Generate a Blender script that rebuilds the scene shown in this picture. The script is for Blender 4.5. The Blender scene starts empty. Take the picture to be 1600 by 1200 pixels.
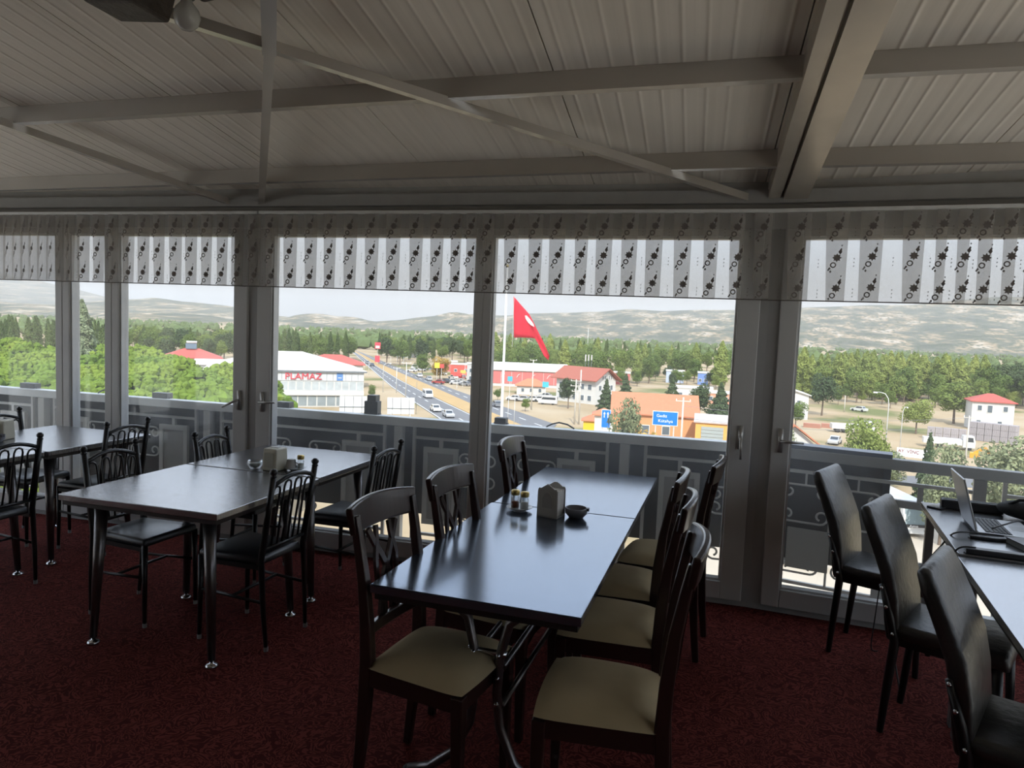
import bpy, math, random
import numpy as np
from mathutils import Vector, Matrix, noise
random.seed(7)
S = bpy.context.scene
COL = S.collection
R = math.radians
# ------------------------------------------------------------------ camera
EYE = Vector((0, 0, 1.6)); FOC = 1100.0
def cam_axes(hor=518.0, roll=0.041, yaw=R(14.7)):
    p = math.atan((600 - hor) / FOC)
    fw = Vector((0, math.cos(p), -math.sin(p))); up = Vector((0, math.sin(p), math.cos(p))); rt = Vector((1, 0, 0))
    r = rt * math.cos(roll) + up * math.sin(roll); u = up * math.cos(roll) - rt * math.sin(roll)
    Z = Matrix.Rotation(yaw, 3, 'Z')
    return Z @ r, Z @ u, Z @ fw
CR, CU, CF = cam_axes()
cam = bpy.data.objects.new('camera', bpy.data.cameras.new('camera')); COL.objects.link(cam)
cam.data.sensor_width = 36; cam.data.lens = 36 * FOC / 1600; cam.data.clip_start = .05; cam.data.clip_end = 40000
m3 = Matrix((CR, CU, -CF)).transposed(); cam.matrix_world = Matrix.Translation(EYE) @ m3.to_4x4()
S.camera = cam
# ------------------------------------------------------------------ sky, sun, exposure
SKY = 1.0; SUN = 3.5
S.view_settings.view_transform = 'Standard'; S.view_settings.look = 'None'
S.view_settings.gamma = 1.0; S.view_settings.exposure = 0.55; S.view_settings.use_curve_mapping = False
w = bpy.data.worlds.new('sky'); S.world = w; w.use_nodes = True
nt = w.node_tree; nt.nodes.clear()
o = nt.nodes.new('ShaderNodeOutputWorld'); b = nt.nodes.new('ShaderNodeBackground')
tc = nt.nodes.new('ShaderNodeTexCoord'); sx = nt.nodes.new('ShaderNodeSeparateXYZ'); rp = nt.nodes.new('ShaderNodeValToRGB')
nt.links.new(tc.outputs['Generated'], sx.inputs[0]); nt.links.new(sx.outputs['Z'], rp.inputs[0])
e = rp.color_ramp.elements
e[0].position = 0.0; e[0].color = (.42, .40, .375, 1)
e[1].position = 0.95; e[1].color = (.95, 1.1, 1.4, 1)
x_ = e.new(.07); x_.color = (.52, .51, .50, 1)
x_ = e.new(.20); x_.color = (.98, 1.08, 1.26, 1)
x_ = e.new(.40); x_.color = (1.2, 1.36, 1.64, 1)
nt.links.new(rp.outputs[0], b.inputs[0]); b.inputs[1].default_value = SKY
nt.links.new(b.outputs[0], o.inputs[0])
sun = bpy.data.objects.new('sun', bpy.data.lights.new('sun', 'SUN')); COL.objects.link(sun)
sun.data.energy = SUN; sun.data.angle = R(.6); sun.data.color = (1.0, .95, .86)
sun.rotation_euler = Vector((-.20, .72, -.66)).to_track_quat('-Z', 'Y').to_euler()
try:
    S.cycles.max_bounces = 8; S.cycles.diffuse_bounces = 4; S.cycles.glossy_bounces = 3
    S.cycles.transparent_max_bounces = 24; S.cycles.volume_bounces = 0
    S.cycles.sample_clamp_indirect = 6; S.cycles.caustics_reflective = False; S.cycles.caustics_refractive = False
except Exception:
    pass
# ------------------------------------------------------------------ measuring helpers: a point of the place on a known plane
GZ = -16.5
def ray(x, y): return CF + CR * ((x - 800) / FOC) - CU * ((y - 600) / FOC)
def atz(x, y, z):
    d = ray(x, y); return EYE + d * ((z - EYE.z) / d.z)
def aty(x, y, Y):
    d = ray(x, y); return EYE + d * (Y / d.y)
def gp(x, y): return atz(x, y, GZ)
def hor(x): return 518 + .041 * (x - 800)
def gd(x, dist):
    d = ray(x, hor(x)); d.z = 0; f = Vector((CF.x, CF.y, 0)).normalized(); d = d / d.dot(f); return Vector((d.x * dist, d.y * dist, GZ))
def face_cam(p): return math.atan2(p.x, -p.y) if False else math.atan2(-p.x, p.y)
# ------------------------------------------------------------------ materials
MATS = {}
def M(name, col=(.5, .5, .5), rough=.6, metal=0., spec=.5, var=.12, scale=12., stretch=(1, 1, 1), bump=0., rnd=0., coat=0., emit=0, trans=0., ior=None):
    if name in MATS: return MATS[name]
    m = bpy.data.materials.new(name); m.use_nodes = True; n = m.node_tree; N = n.nodes; L = n.links
    p = N['Principled BSDF']
    p.inputs['Roughness'].default_value = rough; p.inputs['Metallic'].default_value = metal
    p.inputs['Specular IOR Level'].default_value = spec; p.inputs['Coat Weight'].default_value = coat
    p.inputs['Coat Roughness'].default_value = .12
    if ior: p.inputs['IOR'].default_value = ior
    tc = N.new('ShaderNodeTexCoord'); mp = N.new('ShaderNodeMapping'); mp.inputs['Scale'].default_value = stretch
    nz = N.new('ShaderNodeTexNoise'); nz.inputs['Scale'].default_value = scale; nz.inputs['Detail'].default_value = 5
    L.new(tc.outputs['Object'], mp.inputs[0]); L.new(mp.outputs[0], nz.inputs['Vector'])
    mx = N.new('ShaderNodeMix'); mx.data_type = 'RGBA'
    mx.inputs[6].default_value = (*[c * (1 - var) for c in col], 1); mx.inputs[7].default_value = (*[min(1, c * (1 + var)) for c in col], 1)
    L.new(nz.outputs['Fac'], mx.inputs[0]); out = mx.outputs[2]
    if rnd:
        oi = N.new('ShaderNodeObjectInfo'); hs = N.new('ShaderNodeHueSaturation'); mr = N.new('ShaderNodeMapRange')
        mr.inputs['To Min'].default_value = 1 - rnd; mr.inputs['To Max'].default_value = 1 + rnd
        L.new(oi.outputs['Random'], mr.inputs[0]); L.new(mr.outputs[0], hs.inputs['Value'])
        m2 = N.new('ShaderNodeMapRange'); m2.inputs['To Min'].default_value = .5 + rnd * .10; m2.inputs['To Max'].default_value = .5 - rnd * .05
        L.new(oi.outputs['Random'], m2.inputs[0]); L.new(m2.outputs[0], hs.inputs['Hue'])
        L.new(out, hs.inputs['Color']); out = hs.outputs[0]
    L.new(out, p.inputs['Base Color'])
    if bump:
        bp = N.new('ShaderNodeBump'); bp.inputs['Strength'].default_value = bump; bp.inputs['Distance'].default_value = .01
        L.new(nz.outputs['Fac'], bp.inputs['Height']); L.new(bp.outputs[0], p.inputs['Normal'])
    if trans:
        tr = N.new('ShaderNodeBsdfTranslucent'); ms = N.new('ShaderNodeMixShader'); ms.inputs[0].default_value = trans
        L.new(out, tr.inputs[0]); L.new(p.outputs[0], ms.inputs[1]); L.new(tr.outputs[0], ms.inputs[2])
        L.new(ms.outputs[0], N['Material Output'].inputs[0])
    MATS[name] = m; return m
def shader(name):
    m = bpy.data.materials.new(name); m.use_nodes = True; MATS[name] = m
    return m, m.node_tree.nodes, m.node_tree.links
# window glass: clear, reflecting at grazing angles, faintly dusty
m, N, L = shader('window_glass'); N.remove(N['Principled BSDF'])
tr = N.new('ShaderNodeBsdfTransparent'); tr.inputs[0].default_value = (.965, .975, .97, 1)
gl = N.new('ShaderNodeBsdfGlossy'); gl.inputs['Roughness'].default_value = .02
lw = N.new('ShaderNodeLayerWeight'); lw.inputs[0].default_value = .5
pw = N.new('ShaderNodeMath'); pw.operation = 'POWER'; pw.inputs[1].default_value = 5
ma = N.new('ShaderNodeMath'); ma.operation = 'MULTIPLY_ADD'; ma.inputs[1].default_value = .9; ma.inputs[2].default_value = .03
L.new(lw.outputs['Facing'], pw.inputs[0]); L.new(pw.outputs[0], ma.inputs[0])
ms = N.new('ShaderNodeMixShader'); L.new(ma.outputs[0], ms.inputs[0]); L.new(tr.outputs[0], ms.inputs[1]); L.new(gl.outputs[0], ms.inputs[2])
df = N.new('ShaderNodeBsdfTranslucent'); df.inputs[0].default_value = (.8, .8, .78, 1)
tcn = N.new('ShaderNodeTexCoord'); dz = N.new('ShaderNodeTexNoise'); dz.inputs['Scale'].default_value = 2.2; dz.inputs['Detail'].default_value = 6
mpn = N.new('ShaderNodeMapping'); mpn.inputs['Scale'].default_value = (1, 1, .35); L.new(tcn.outputs['Object'], mpn.inputs[0]); L.new(mpn.outputs[0], dz.inputs['Vector'])
dm = N.new('ShaderNodeMapRange'); dm.inputs['From Min'].default_value = .3; dm.inputs['From Max'].default_value = .8; dm.inputs['To Min'].default_value = .018; dm.inputs['To Max'].default_value = .055
L.new(dz.outputs['Fac'], dm.inputs[0]); m2 = N.new('ShaderNodeMixShader'); L.new(dm.outputs[0], m2.inputs[0]); L.new(ms.outputs[0], m2.inputs[1]); L.new(df.outputs[0], m2.inputs[2])
L.new(m2.outputs[0], N['Material Output'].inputs[0])
# lace cloth: part see-through, part light-scattering
m, N, L = shader('lace_cloth'); N.remove(N['Principled BSDF'])
tr = N.new('ShaderNodeBsdfTransparent'); tl = N.new('ShaderNodeBsdfTranslucent'); dfu = N.new('ShaderNodeBsdfDiffuse')
tl.inputs[0].default_value = (.40, .385, .365, 1); dfu.inputs[0].default_value = (.52, .49, .45, 1)
a1 = N.new('ShaderNodeMixShader'); a1.inputs[0].default_value = .72; L.new(tl.outputs[0], a1.inputs[1]); L.new(dfu.outputs[0], a1.inputs[2])
tcn = N.new('ShaderNodeTexCoord'); nz = N.new('ShaderNodeTexNoise'); nz.inputs['Scale'].default_value = 90; L.new(tcn.outputs['Object'], nz.inputs['Vector'])
mr = N.new('ShaderNodeMapRange'); mr.inputs['From Min'].default_value = .3; mr.inputs['From Max'].default_value = .7; mr.inputs['To Min'].default_value = .34; mr.inputs['To Max'].default_value = .36
L.new(nz.outputs['Fac'], mr.inputs[0]); a2 = N.new('ShaderNodeMixShader'); L.new(mr.outputs[0], a2.inputs[0]); L.new(tr.outputs[0], a2.inputs[1]); L.new(a1.outputs[0], a2.inputs[2])
L.new(a2.outputs[0], N['Material Output'].inputs[0])
# carpet: dark red with a darker swirling leaf figure
m, N, L = shader('carpet'); p = N['Principled BSDF']; p.inputs['Roughness'].default_value = .95; p.inputs['Specular IOR Level'].default_value = .1
tcn = N.new('ShaderNodeTexCoord'); nz = N.new('ShaderNodeTexNoise'); nz.inputs['Scale'].default_value = 9; nz.inputs['Detail'].default_value = 2; nz.inputs['Distortion'].default_value = 2.4
L.new(tcn.outputs['Object'], nz.inputs['Vector']); wv = N.new('ShaderNodeMath'); wv.operation = 'MULTIPLY'; wv.inputs[1].default_value = 46
sn = N.new('ShaderNodeMath'); sn.operation = 'SINE'; L.new(nz.outputs['Fac'], wv.inputs[0]); L.new(wv.outputs[0], sn.inputs[0])
cr = N.new('ShaderNodeValToRGB'); cr.color_ramp.elements[0].position = .0; cr.color_ramp.elements[0].color = (.06, .010, .009, 1)
cr.color_ramp.elements[1].position = .45; cr.color_ramp.elements[1].color = (.155, .034, .026, 1)
L.new(sn.outputs[0], cr.inputs[0]); L.new(cr.outputs[0], p.inputs['Base Color'])
fz = N.new('ShaderNodeTexNoise'); fz.inputs['Scale'].default_value = 400; L.new(tcn.outputs['Object'], fz.inputs['Vector'])
bp = N.new('ShaderNodeBump'); bp.inputs['Strength'].default_value = .5; bp.inputs['Distance'].default_value = .004; L.new(fz.outputs['Fac'], bp.inputs['Height']); L.new(bp.outputs[0], p.inputs['Normal'])
# ceiling sheet: off-white steel with fine lengthwise ribs
m, N, L = shader('ceiling_sheet'); p = N['Principled BSDF']; p.inputs['Roughness'].default_value = .55; p.inputs['Specular IOR Level'].default_value = .35
tcn = N.new('ShaderNodeTexCoord'); mp = N.new('ShaderNodeMapping'); mp.inputs['Scale'].default_value = (30, .25, .25); L.new(tcn.outputs['Object'], mp.inputs[0])
nz = N.new('ShaderNodeTexNoise'); nz.inputs['Scale'].default_value = 1; nz.inputs['Detail'].default_value = 4; L.new(mp.outputs[0], nz.inputs['Vector'])
st = N.new('ShaderNodeTexNoise'); st.inputs['Scale'].default_value = 1.3; st.inputs['Detail'].default_value = 6; L.new(tcn.outputs['Object'], st.inputs['Vector'])
ad = N.new('ShaderNodeMath'); ad.operation = 'MULTIPLY_ADD'; ad.inputs[1].default_value = .5; L.new(nz.outputs['Fac'], ad.inputs[0])
hf = N.new('ShaderNodeMath'); hf.operation = 'MULTIPLY'; hf.inputs[1].default_value = .5; L.new(st.outputs['Fac'], hf.inputs[0]); L.new(hf.outputs[0], ad.inputs[2])
cr = N.new('ShaderNodeValToRGB'); cr.color_ramp.elements[0].position = .3; cr.color_ramp.elements[0].color = (.66, .60, .51, 1); cr.color_ramp.elements[1].position = .7; cr.color_ramp.elements[1].color = (.82, .75, .65, 1)
L.new(ad.outputs[0], cr.inputs[0]); L.new(cr.outputs[0], p.inputs['Base Color'])
wvt = N.new('ShaderNodeTexWave'); wvt.bands_direction = 'X'; wvt.inputs['Scale'].default_value = 3.2; L.new(tcn.outputs['Object'], wvt.inputs['Vector'])
wp = N.new('ShaderNodeMath'); wp.operation = 'POWER'; wp.inputs[1].default_value = 14; L.new(wvt.outputs['Fac'], wp.inputs[0])
bp = N.new('ShaderNodeBump'); bp.inputs['Strength'].default_value = .6; bp.inputs['Distance'].default_value = .006; L.new(wp.outputs[0], bp.inputs['Height']); L.new(bp.outputs[0], p.inputs['Normal'])
# ------------------------------------------------------------------ mesh builder
class MB:
    def __init__(s): s.v = []; s.f = []; s.mi = []; s.cur = 0
    def add(s, vs, fs):
        k = len(s.v); s.v += [tuple(a) for a in vs]; s.f += [tuple(i + k for i in f) for f in fs]; s.mi += [s.cur] * len(fs)
    def box(s, x0, x1, y0, y1, z0, z1):
        s.add([(x, y, z) for z in (z0, z1) for y in (y0, y1) for x in (x0, x1)],
              [(0, 2, 3, 1), (4, 5, 7, 6), (0, 1, 5, 4), (2, 6, 7, 3), (0, 4, 6, 2), (1, 3, 7, 5)]); return s
    def hexa(s, b, t):      # four bottom, four top corners, both anticlockwise
        s.add(list(b) + list(t), [(3, 2, 1, 0), (4, 5, 6, 7), (0, 1, 5, 4), (1, 2, 6, 5), (2, 3, 7, 6), (3, 0, 4, 7)]); return s
    def bar(s, a, b, wd, ht, up=(0, 0, 1), wd2=None, ht2=None):
        a = Vector(a); b = Vector(b); d = (b - a).normalized(); side = d.cross(Vector(up))
        if side.length < 1e-4: side = d.cross(Vector((1, 0, 0)))
        side.normalize(); un = side.cross(d)
        def q(c, w_, h_): return [c + side * (i * w_ / 2) + un * (j * h_ / 2) for i, j in ((-1, -1), (1, -1), (1, 1), (-1, 1))]
        A = q(a, wd, ht); B = q(b, wd2 or wd, ht2 or ht)
        s.add(A + B, [(0, 1, 2, 3), (7, 6, 5, 4), (4, 5, 1, 0), (5, 6, 2, 1), (6, 7, 3, 2), (7, 4, 0, 3)]); return s
    def sweep(s, pts, w_, h_, up=(0, 0, 1)):   # rectangular section along a path
        pts = [Vector(p) for p in pts]; n = len(pts); ring = []
        for i, p in enumerate(pts):
            d = (pts[min(i + 1, n - 1)] - pts[max(i - 1, 0)]).normalized(); side = d.cross(Vector(up)).normalized(); un = side.cross(d)
            ww = w_[i] if isinstance(w_, (list, tuple)) else w_; hh = h_[i] if isinstance(h_, (list, tuple)) else h_
            ring += [p + side * (a * ww / 2) + un * (c * hh / 2) for a, c in ((-1, -1), (1, -1), (1, 1), (-1, 1))]
        fs = [(0, 1, 2, 3), tuple(4 * (n - 1) + i for i in (3, 2, 1, 0))]
        for i in range(n - 1):
            for j in range(4):
                k = (j + 1) % 4; fs.append((4 * i + j, 4 * i + 4 + j, 4 * i + 4 + k, 4 * i + k))
        s.add(ring, fs); return s
    def tube(s, pts, r, n=8, cap=True):
        pts = [Vector(p) for p in pts]; m = len(pts); ring = []; prev = None
        for i, p in enumerate(pts):
            d = (pts[min(i + 1, m - 1)] - pts[max(i - 1, 0)]).normalized()
            if prev is None: x = d.cross(Vector((0, 0, 1)) if abs(d.z) < .9 else Vector((1, 0, 0))).normalized()
            else:
                x = prev - d * prev.dot(d); x.normalize()
            prev = x; y = d.cross(x); rr = r[i] if isinstance(r, (list, tuple)) else r
            ring += [p + (x * math.cos(2 * math.pi * k / n) + y * math.sin(2 * math.pi * k / n)) * rr for k in range(n)]
        fs = []
        for i in range(m - 1):
            for k in range(n):
                k2 = (k + 1) % n; fs.append((i * n + k, i * n + k2, i * n + n + k2, i * n + n + k))
        if cap: fs += [tuple(range(n - 1, -1, -1)), tuple((m - 1) * n + k for k in range(n))]
        s.add(ring, fs); return s
    def lathe(s, prof, n=20, c=(0, 0, 0)):
        c = Vector(c); vs = []; fs = []; m = len(prof)
        for r, z in prof: vs += [c + Vector((r * math.cos(2 * math.pi * k / n), r * math.sin(2 * math.pi * k / n), z)) for k in range(n)]
        for i in range(m - 1):
            for k in range(n):
                k2 = (k + 1) % n; fs.append((i * n + k, i * n + k2, i * n + n + k2, i * n + n + k))
        if prof[0][0] > 1e-6: fs.append(tuple(range(n - 1, -1, -1)))
        if prof[-1][0] > 1e-6: fs.append(tuple((m - 1) * n + k for k in range(n)))
        s.add(vs, fs); return s
    def ball(s, c, r, n=8, m=5, sq=(1, 1, 1)):
        prof = [(max(1e-7, math.sin(math.pi * i / m)) , -math.cos(math.pi * i / m)) for i in range(m + 1)]
        k = len(s.v); s.lathe(prof, n)
        for i in range(k, len(s.v)): x, y, z = s.v[i]; s.v[i] = (c[0] + x * r * sq[0], c[1] + y * r * sq[1], c[2] + z * r * sq[2])
        return s
    def prism(s, poly, a0, a1, axis='y'):
        n = len(poly); f = {'y': lambda p, a: (p[0], a, p[1]), 'x': lambda p, a: (a, p[0], p[1]), 'z': lambda p, a: (p[0], p[1], a)}[axis]
        s.add([f(p, a0) for p in poly] + [f(p, a1) for p in poly], [tuple(range(n - 1, -1, -1)), tuple(range(n, 2 * n))] + [(i, (i + 1) % n, n + (i + 1) % n, n + i) for i in range(n)]); return s
    def mesh(s, name, mats, smooth=False):
        me = bpy.data.meshes.new(name); me.from_pydata(s.v, [], s.f)
        for mm in (mats if isinstance(mats, (list, tuple)) else [mats]): me.materials.append(mm)
        if any(s.mi): me.polygons.foreach_set('material_index', s.mi)
        if smooth: me.shade_smooth() if False else me.polygons.foreach_set('use_smooth', [True] * len(me.polygons))
        bm_fix(me); me.update(); return me
    def build(s, name, mat, parent=None, smooth=False, bevel=0, loc=None, rz=None):
        o = bpy.data.objects.new(name, s.mesh(name, mat, smooth)); COL.objects.link(o); o.parent = parent
        if loc is not None: o.location = loc
        if rz is not None: o.rotation_euler[2] = rz
        if bevel:
            b = o.modifiers.new('edge', 'BEVEL'); b.width = bevel; b.segments = 2; b.limit_method = 'ANGLE'; b.angle_limit = R(40)
        if smooth:
            pass
        return o
import bmesh
def bm_fix(me):
    bm = bmesh.new(); bm.from_mesh(me); bmesh.ops.recalc_face_normals(bm, faces=bm.faces); bm.to_mesh(me); bm.free()
def tag(o, label=None, cat=None, group=None, kind=None):
    if label: o['label'] = label
    if cat: o['category'] = cat
    if group: o['group'] = group
    if kind: o['kind'] = kind
    return o
def thing(name, label, cat, loc=(0, 0, 0), rz=0., group=None, kind=None):
    o = bpy.data.objects.new(name, None); COL.objects.link(o); o.location = loc; o.rotation_euler[2] = rz; o.empty_display_size = .1
    return tag(o, label, cat, group, kind)
def dup(src, loc, rz, label=None, group=None, scale=None):
    r = src.copy(); COL.objects.link(r); r.location = loc; r.rotation_euler[2] = rz
    if scale: r.scale = scale if hasattr(scale, '__len__') else (scale,) * 3
    if label: r['label'] = label
    if group: r['group'] = group
    for ch in src.children:
        c = ch.copy(); COL.objects.link(c); c.parent = r
        for g in ch.children: d = g.copy(); COL.objects.link(d); d.parent = c
    return r
def text_mesh(txt, size, depth):
    cu = bpy.data.curves.new('lettering', 'FONT'); cu.body = txt; cu.size = size; cu.extrude = depth; cu.align_x = 'CENTER'; cu.align_y = 'CENTER'; cu.resolution_u = 3
    ob = bpy.data.objects.new('lettering', cu); COL.objects.link(ob); bpy.context.view_layer.update()
    me = bpy.data.meshes.new_from_object(ob.evaluated_get(bpy.context.evaluated_depsgraph_get())); bpy.data.objects.remove(ob); me.materials.clear(); return me
def lettering(txt, size, depth, mat, parent, loc, rot, sx=1.0, name='lettering'):
    me = text_mesh(txt, size, depth); me.materials.append(mat); o = bpy.data.objects.new(name, me); COL.objects.link(o); o.parent = parent; o.location = loc; o.rotation_euler = rot; o.scale = (sx, 1, 1); return o
def arc(c, r, a0, a1, n=8, plane='xz'):
    out = []
    for i in range(n + 1):
        a = a0 + (a1 - a0) * i / n; p = (c[0] + r * math.cos(a), c[1] + r * math.sin(a)); out.append(p)
    return out
# ------------------------------------------------------------------ the room
frame_m = M('frame_grey', (.52, .52, .51), .45, spec=.5, var=.06, scale=6)
cover_m = M('frame_cover', (.36, .36, .355), .5, var=.06)
wallm = M('wall_paint', (.42, .38, .33), .8, var=.06, scale=4)
steel_m = M('painted_steel', (.34, .30, .25), .30, spec=.9, var=.14, scale=5, bump=.12, coat=1., ior=2.0)
steel2_m = M('galvanised_beam', (.50, .45, .38), .30, metal=.4, var=.22, scale=4, bump=.2)
glassm = MATS['window_glass']
WY = 4.41; CX = .364; FA = R(-6)
def zc(y): return 2.52 + .16 * (WY - y)
def facet(x, y=0.): return (CX + x * math.cos(FA) - y * math.sin(FA), WY + x * math.sin(FA) + y * math.cos(FA))
def struct(o, label=None): return tag(o, label, None, None, 'structure')
fe = facet(2.35); BY0 = -5.0
mb = MB(); poly = [(-6, BY0), (2.7, BY0), (2.7, fe[1] + .12), (CX, WY + .12), (-6, WY + .12)]
mb.prism(poly, -.18, 0, 'z'); struct(mb.build('floor', MATS['carpet']), 'dark red carpet with a swirling leaf figure')
# ceiling: a dark roof slab with steel sheet panels hung under it
mb = MB(); mb.hexa([(-6.75, -1, zc(-1) + .06), (3.4, -1, zc(-1) + .06), (3.4, 4.75, zc(4.75) + .06), (-6.75, 4.75, zc(4.75) + .06)], [(-6.75, -1, zc(-1) + .16), (3.4, -1, zc(-1) + .16), (3.4, 4.75, zc(4.75) + .16), (-6.75, 4.75, zc(4.75) + .16)])
mb.box(-6.2, 2.9, -5.2, -1, zc(-1), zc(-1) + .16)
ceil = struct(mb.build('ceiling', M('roof_slab', (.10, .095, .09), .8)), 'sloping ceiling of off-white steel sheets')
pm = MB(); pm.hexa([(-.497, -1, zc(-1)), (.497, -1, zc(-1)), (.497, 4.62, zc(4.62)), (-.497, 4.62, zc(4.62))], [(-.497, -1, zc(-1) + .059), (.497, -1, zc(-1) + .059), (.497, 4.62, zc(4.62) + .059), (-.497, 4.62, zc(4.62) + .059)])
pme = pm.mesh('ceiling_panel', MATS['ceiling_sheet'])
for i in range(10):
    o = bpy.data.objects.new('ceiling_panel', pme); COL.objects.link(o); o.parent = ceil; o.location = (-6.18 + i, 0, 0)
BY = -5.0      # unseen side glazing and pale terraces added to brighten the ceiling
struct(MB().box(-6.2, 2.9, BY - .2, BY, 0, 3.6).build('wall_back', wallm))
for wn, X0, n0 in (('wall_left', -6.2, 10), ('wall_right', 2.7, 30)):
    mb = MB(); mb.box(X0, X0 + .2, BY, 4.05, 0, .12); mb.box(X0, X0 + .2, BY, 4.05, 2.6, 3.6); ys = np.linspace(-1.0, 3.9, 5); mb.box(X0, X0 + .2, BY, -1.0, .12, 2.6)
    for y in ys: mb.box(X0, X0 + .2, y, y + .15, .12, 2.6)
    struct(mb.build(wn, wallm))
    for i, y in enumerate(ys[:-1]):
        l_ = ys[1] - ys[0] - .15; t = thing('window_%d' % (n0 + i), 'added side window out of view, lets in light', None, (X0 + .1, y + .15 + l_ / 2, .12), 0, None, 'structure'); MB().box(-.004, .004, -l_ / 2, l_ / 2, 0, 2.48).build('pane', glassm, t)
ter = M('bounce_slab', (.82, .79, .73), .8, var=.05, scale=2)  # pale slab outside the side walls, added to reflect sun up to the ceiling
mb = MB(); mb.box(2.9, 11, BY - .2, 3.2, -.2, -.06); mb.box(-14, -6.2, BY - .2, 3.2, -.2, -.06); struct(mb.build('bounce_terrace', ter), 'added pale terrace slab out of view, bounces sunlight to the ceiling')
# head of the window wall and the strip above it
mb = MB(); mb.box(-6, CX, WY - .02, WY + .1, 2.36, zc(WY) + .02); struct(mb.build('wall_front', M('head_wall', (.40, .385, .36), .7)), 'strip of wall between the window heads and the ceiling')
mb = MB(); a = facet(0, -.02); b_ = facet(2.35, -.02); c_ = facet(2.35, .1); d_ = facet(0, .1)
mb.hexa([(*a, 2.36), (*b_, 2.36), (*c_, 2.36), (*d_, 2.36)], [(*q, zc(q[1]) + .02) for q in (a, b_, c_, d_)]); struct(mb.build('wall_front_side', MATS['head_wall']))
struct(MB().box(-6, CX, WY - .05, WY + .07, 2.25, 2.36).build('trim_1', frame_m), 'grey window head rail')
o = struct(MB().box(0, 2.35, -.05, .07, 2.25, 2.36).build('trim_2', frame_m, loc=(CX, WY, 0), rz=FA), 'grey window head rail beside the main beam')
struct(MB().box(-6, CX, WY - .03, WY + .09, 0, .035).build('trim_3', cover_m)); struct(MB().box(0, 2.35, -.03, .09, 0, .035).build('trim_4', cover_m, loc=(CX, WY, 0), rz=FA))
struct(MB().box(-6, CX, WY - .075, WY - .02, 2.395, 2.47).build('trim_5', M('head_trim', (.34, .33, .31), .6)), 'dark cornice strip above the valance')
struct(MB().box(0, 2.35, -.075, -.02, 2.395, 2.47).build('trim_6', MATS['head_trim'], loc=(CX, WY, 0), rz=FA))
hm = M('handle_metal', (.45, .44, .42), .35, metal=.6)
def window(n, a, b, la, lb, label, base=None, rz=0., handle=None):
    c = (a + b) / 2; loc = (c, WY, 0) if base is None else (*facet(c), 0)
    t = thing('window_%d' % n, label, None, loc, rz, None, 'structure'); a -= c; b -= c
    m_ = MB(); d0, d1 = -.05, .05
    m_.box(a - la, a, d0, d1, .035, 2.25); m_.box(b, b + lb, d0, d1, .035, 2.25); m_.box(a, b, d0, d1, .035, .145); m_.box(a, b, d0, d1, 2.205, 2.25)
    m_.build('frame', frame_m, t, bevel=.006)
    g = MB(); gw = .012   # glazing bead round the pane
    g.box(a, a + gw, -.035, .02, .145, 2.205); g.box(b - gw, b, -.035, .02, .145, 2.205); g.box(a + gw, b - gw, -.035, .02, .145, .157); g.box(a + gw, b - gw, -.035, .02, 2.193, 2.205)
    g.build('glazing_bead', M('bead', (.62, .63, .63), .4), t)
    MB().box(a + .002, b - .002, .022, .028, .147, 2.203).build('pane', glassm, t)
    for side, ang in (handle or []):
        x = a - la * .5 if side < 0 else b + lb * .5
        h = MB(); h.box(x - .014, x + .014, -.062, -.05, .96, 1.10); h.tube([(x, -.05, 1.03), (x, -.095, 1.03)], .009)
        h.tube([(x, -.095, 1.03), (x + math.cos(ang) * .06, -.098, 1.03 + math.sin(ang) * .06), (x + math.cos(ang) * .125, -.090, 1.03 + math.sin(ang) * .125)], [.009, .009, .007]); h.build('handle', hm, t, smooth=True)
    return t
window(2, -5.9, -4.802, .065, .067, 'tall grey-framed window at the left end, pines beyond')
window(3, -4.667, -4.338, .066, .065, 'narrow grey-framed window with the tall poplar behind it')
window(4, -4.209, -3.212, .064, .11, 'grey-framed window with pine crowns behind it', handle=[(1, R(205))])
window(5, -2.911, -1.414, .115, .055, 'wide grey-framed window looking onto the highway', handle=[(-1, R(2))])
window(6, -1.304, .208, .055, .125, 'wide grey-framed window with the flag beyond it', handle=[(1, R(-88))])
window(7, .185, 2.22, .10, .09, 'wide grey-framed window at the right behind the leather chairs', base=1, rz=FA, handle=[(-1, R(0))])
for i, (x0, x1) in enumerate(((-3.102, -3.026), (.333, CX + .02))): struct(MB().box(x0, x1, WY - .03, WY + .05, .035, 2.25).build('trim_%d' % (7 + i), cover_m), 'dark cover strip between two window frames')
struct(MB().box(0, .085, -.028, .05, .035, 2.25).build('trim_9', cover_m, loc=(CX, WY, 0), rz=FA))
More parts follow.
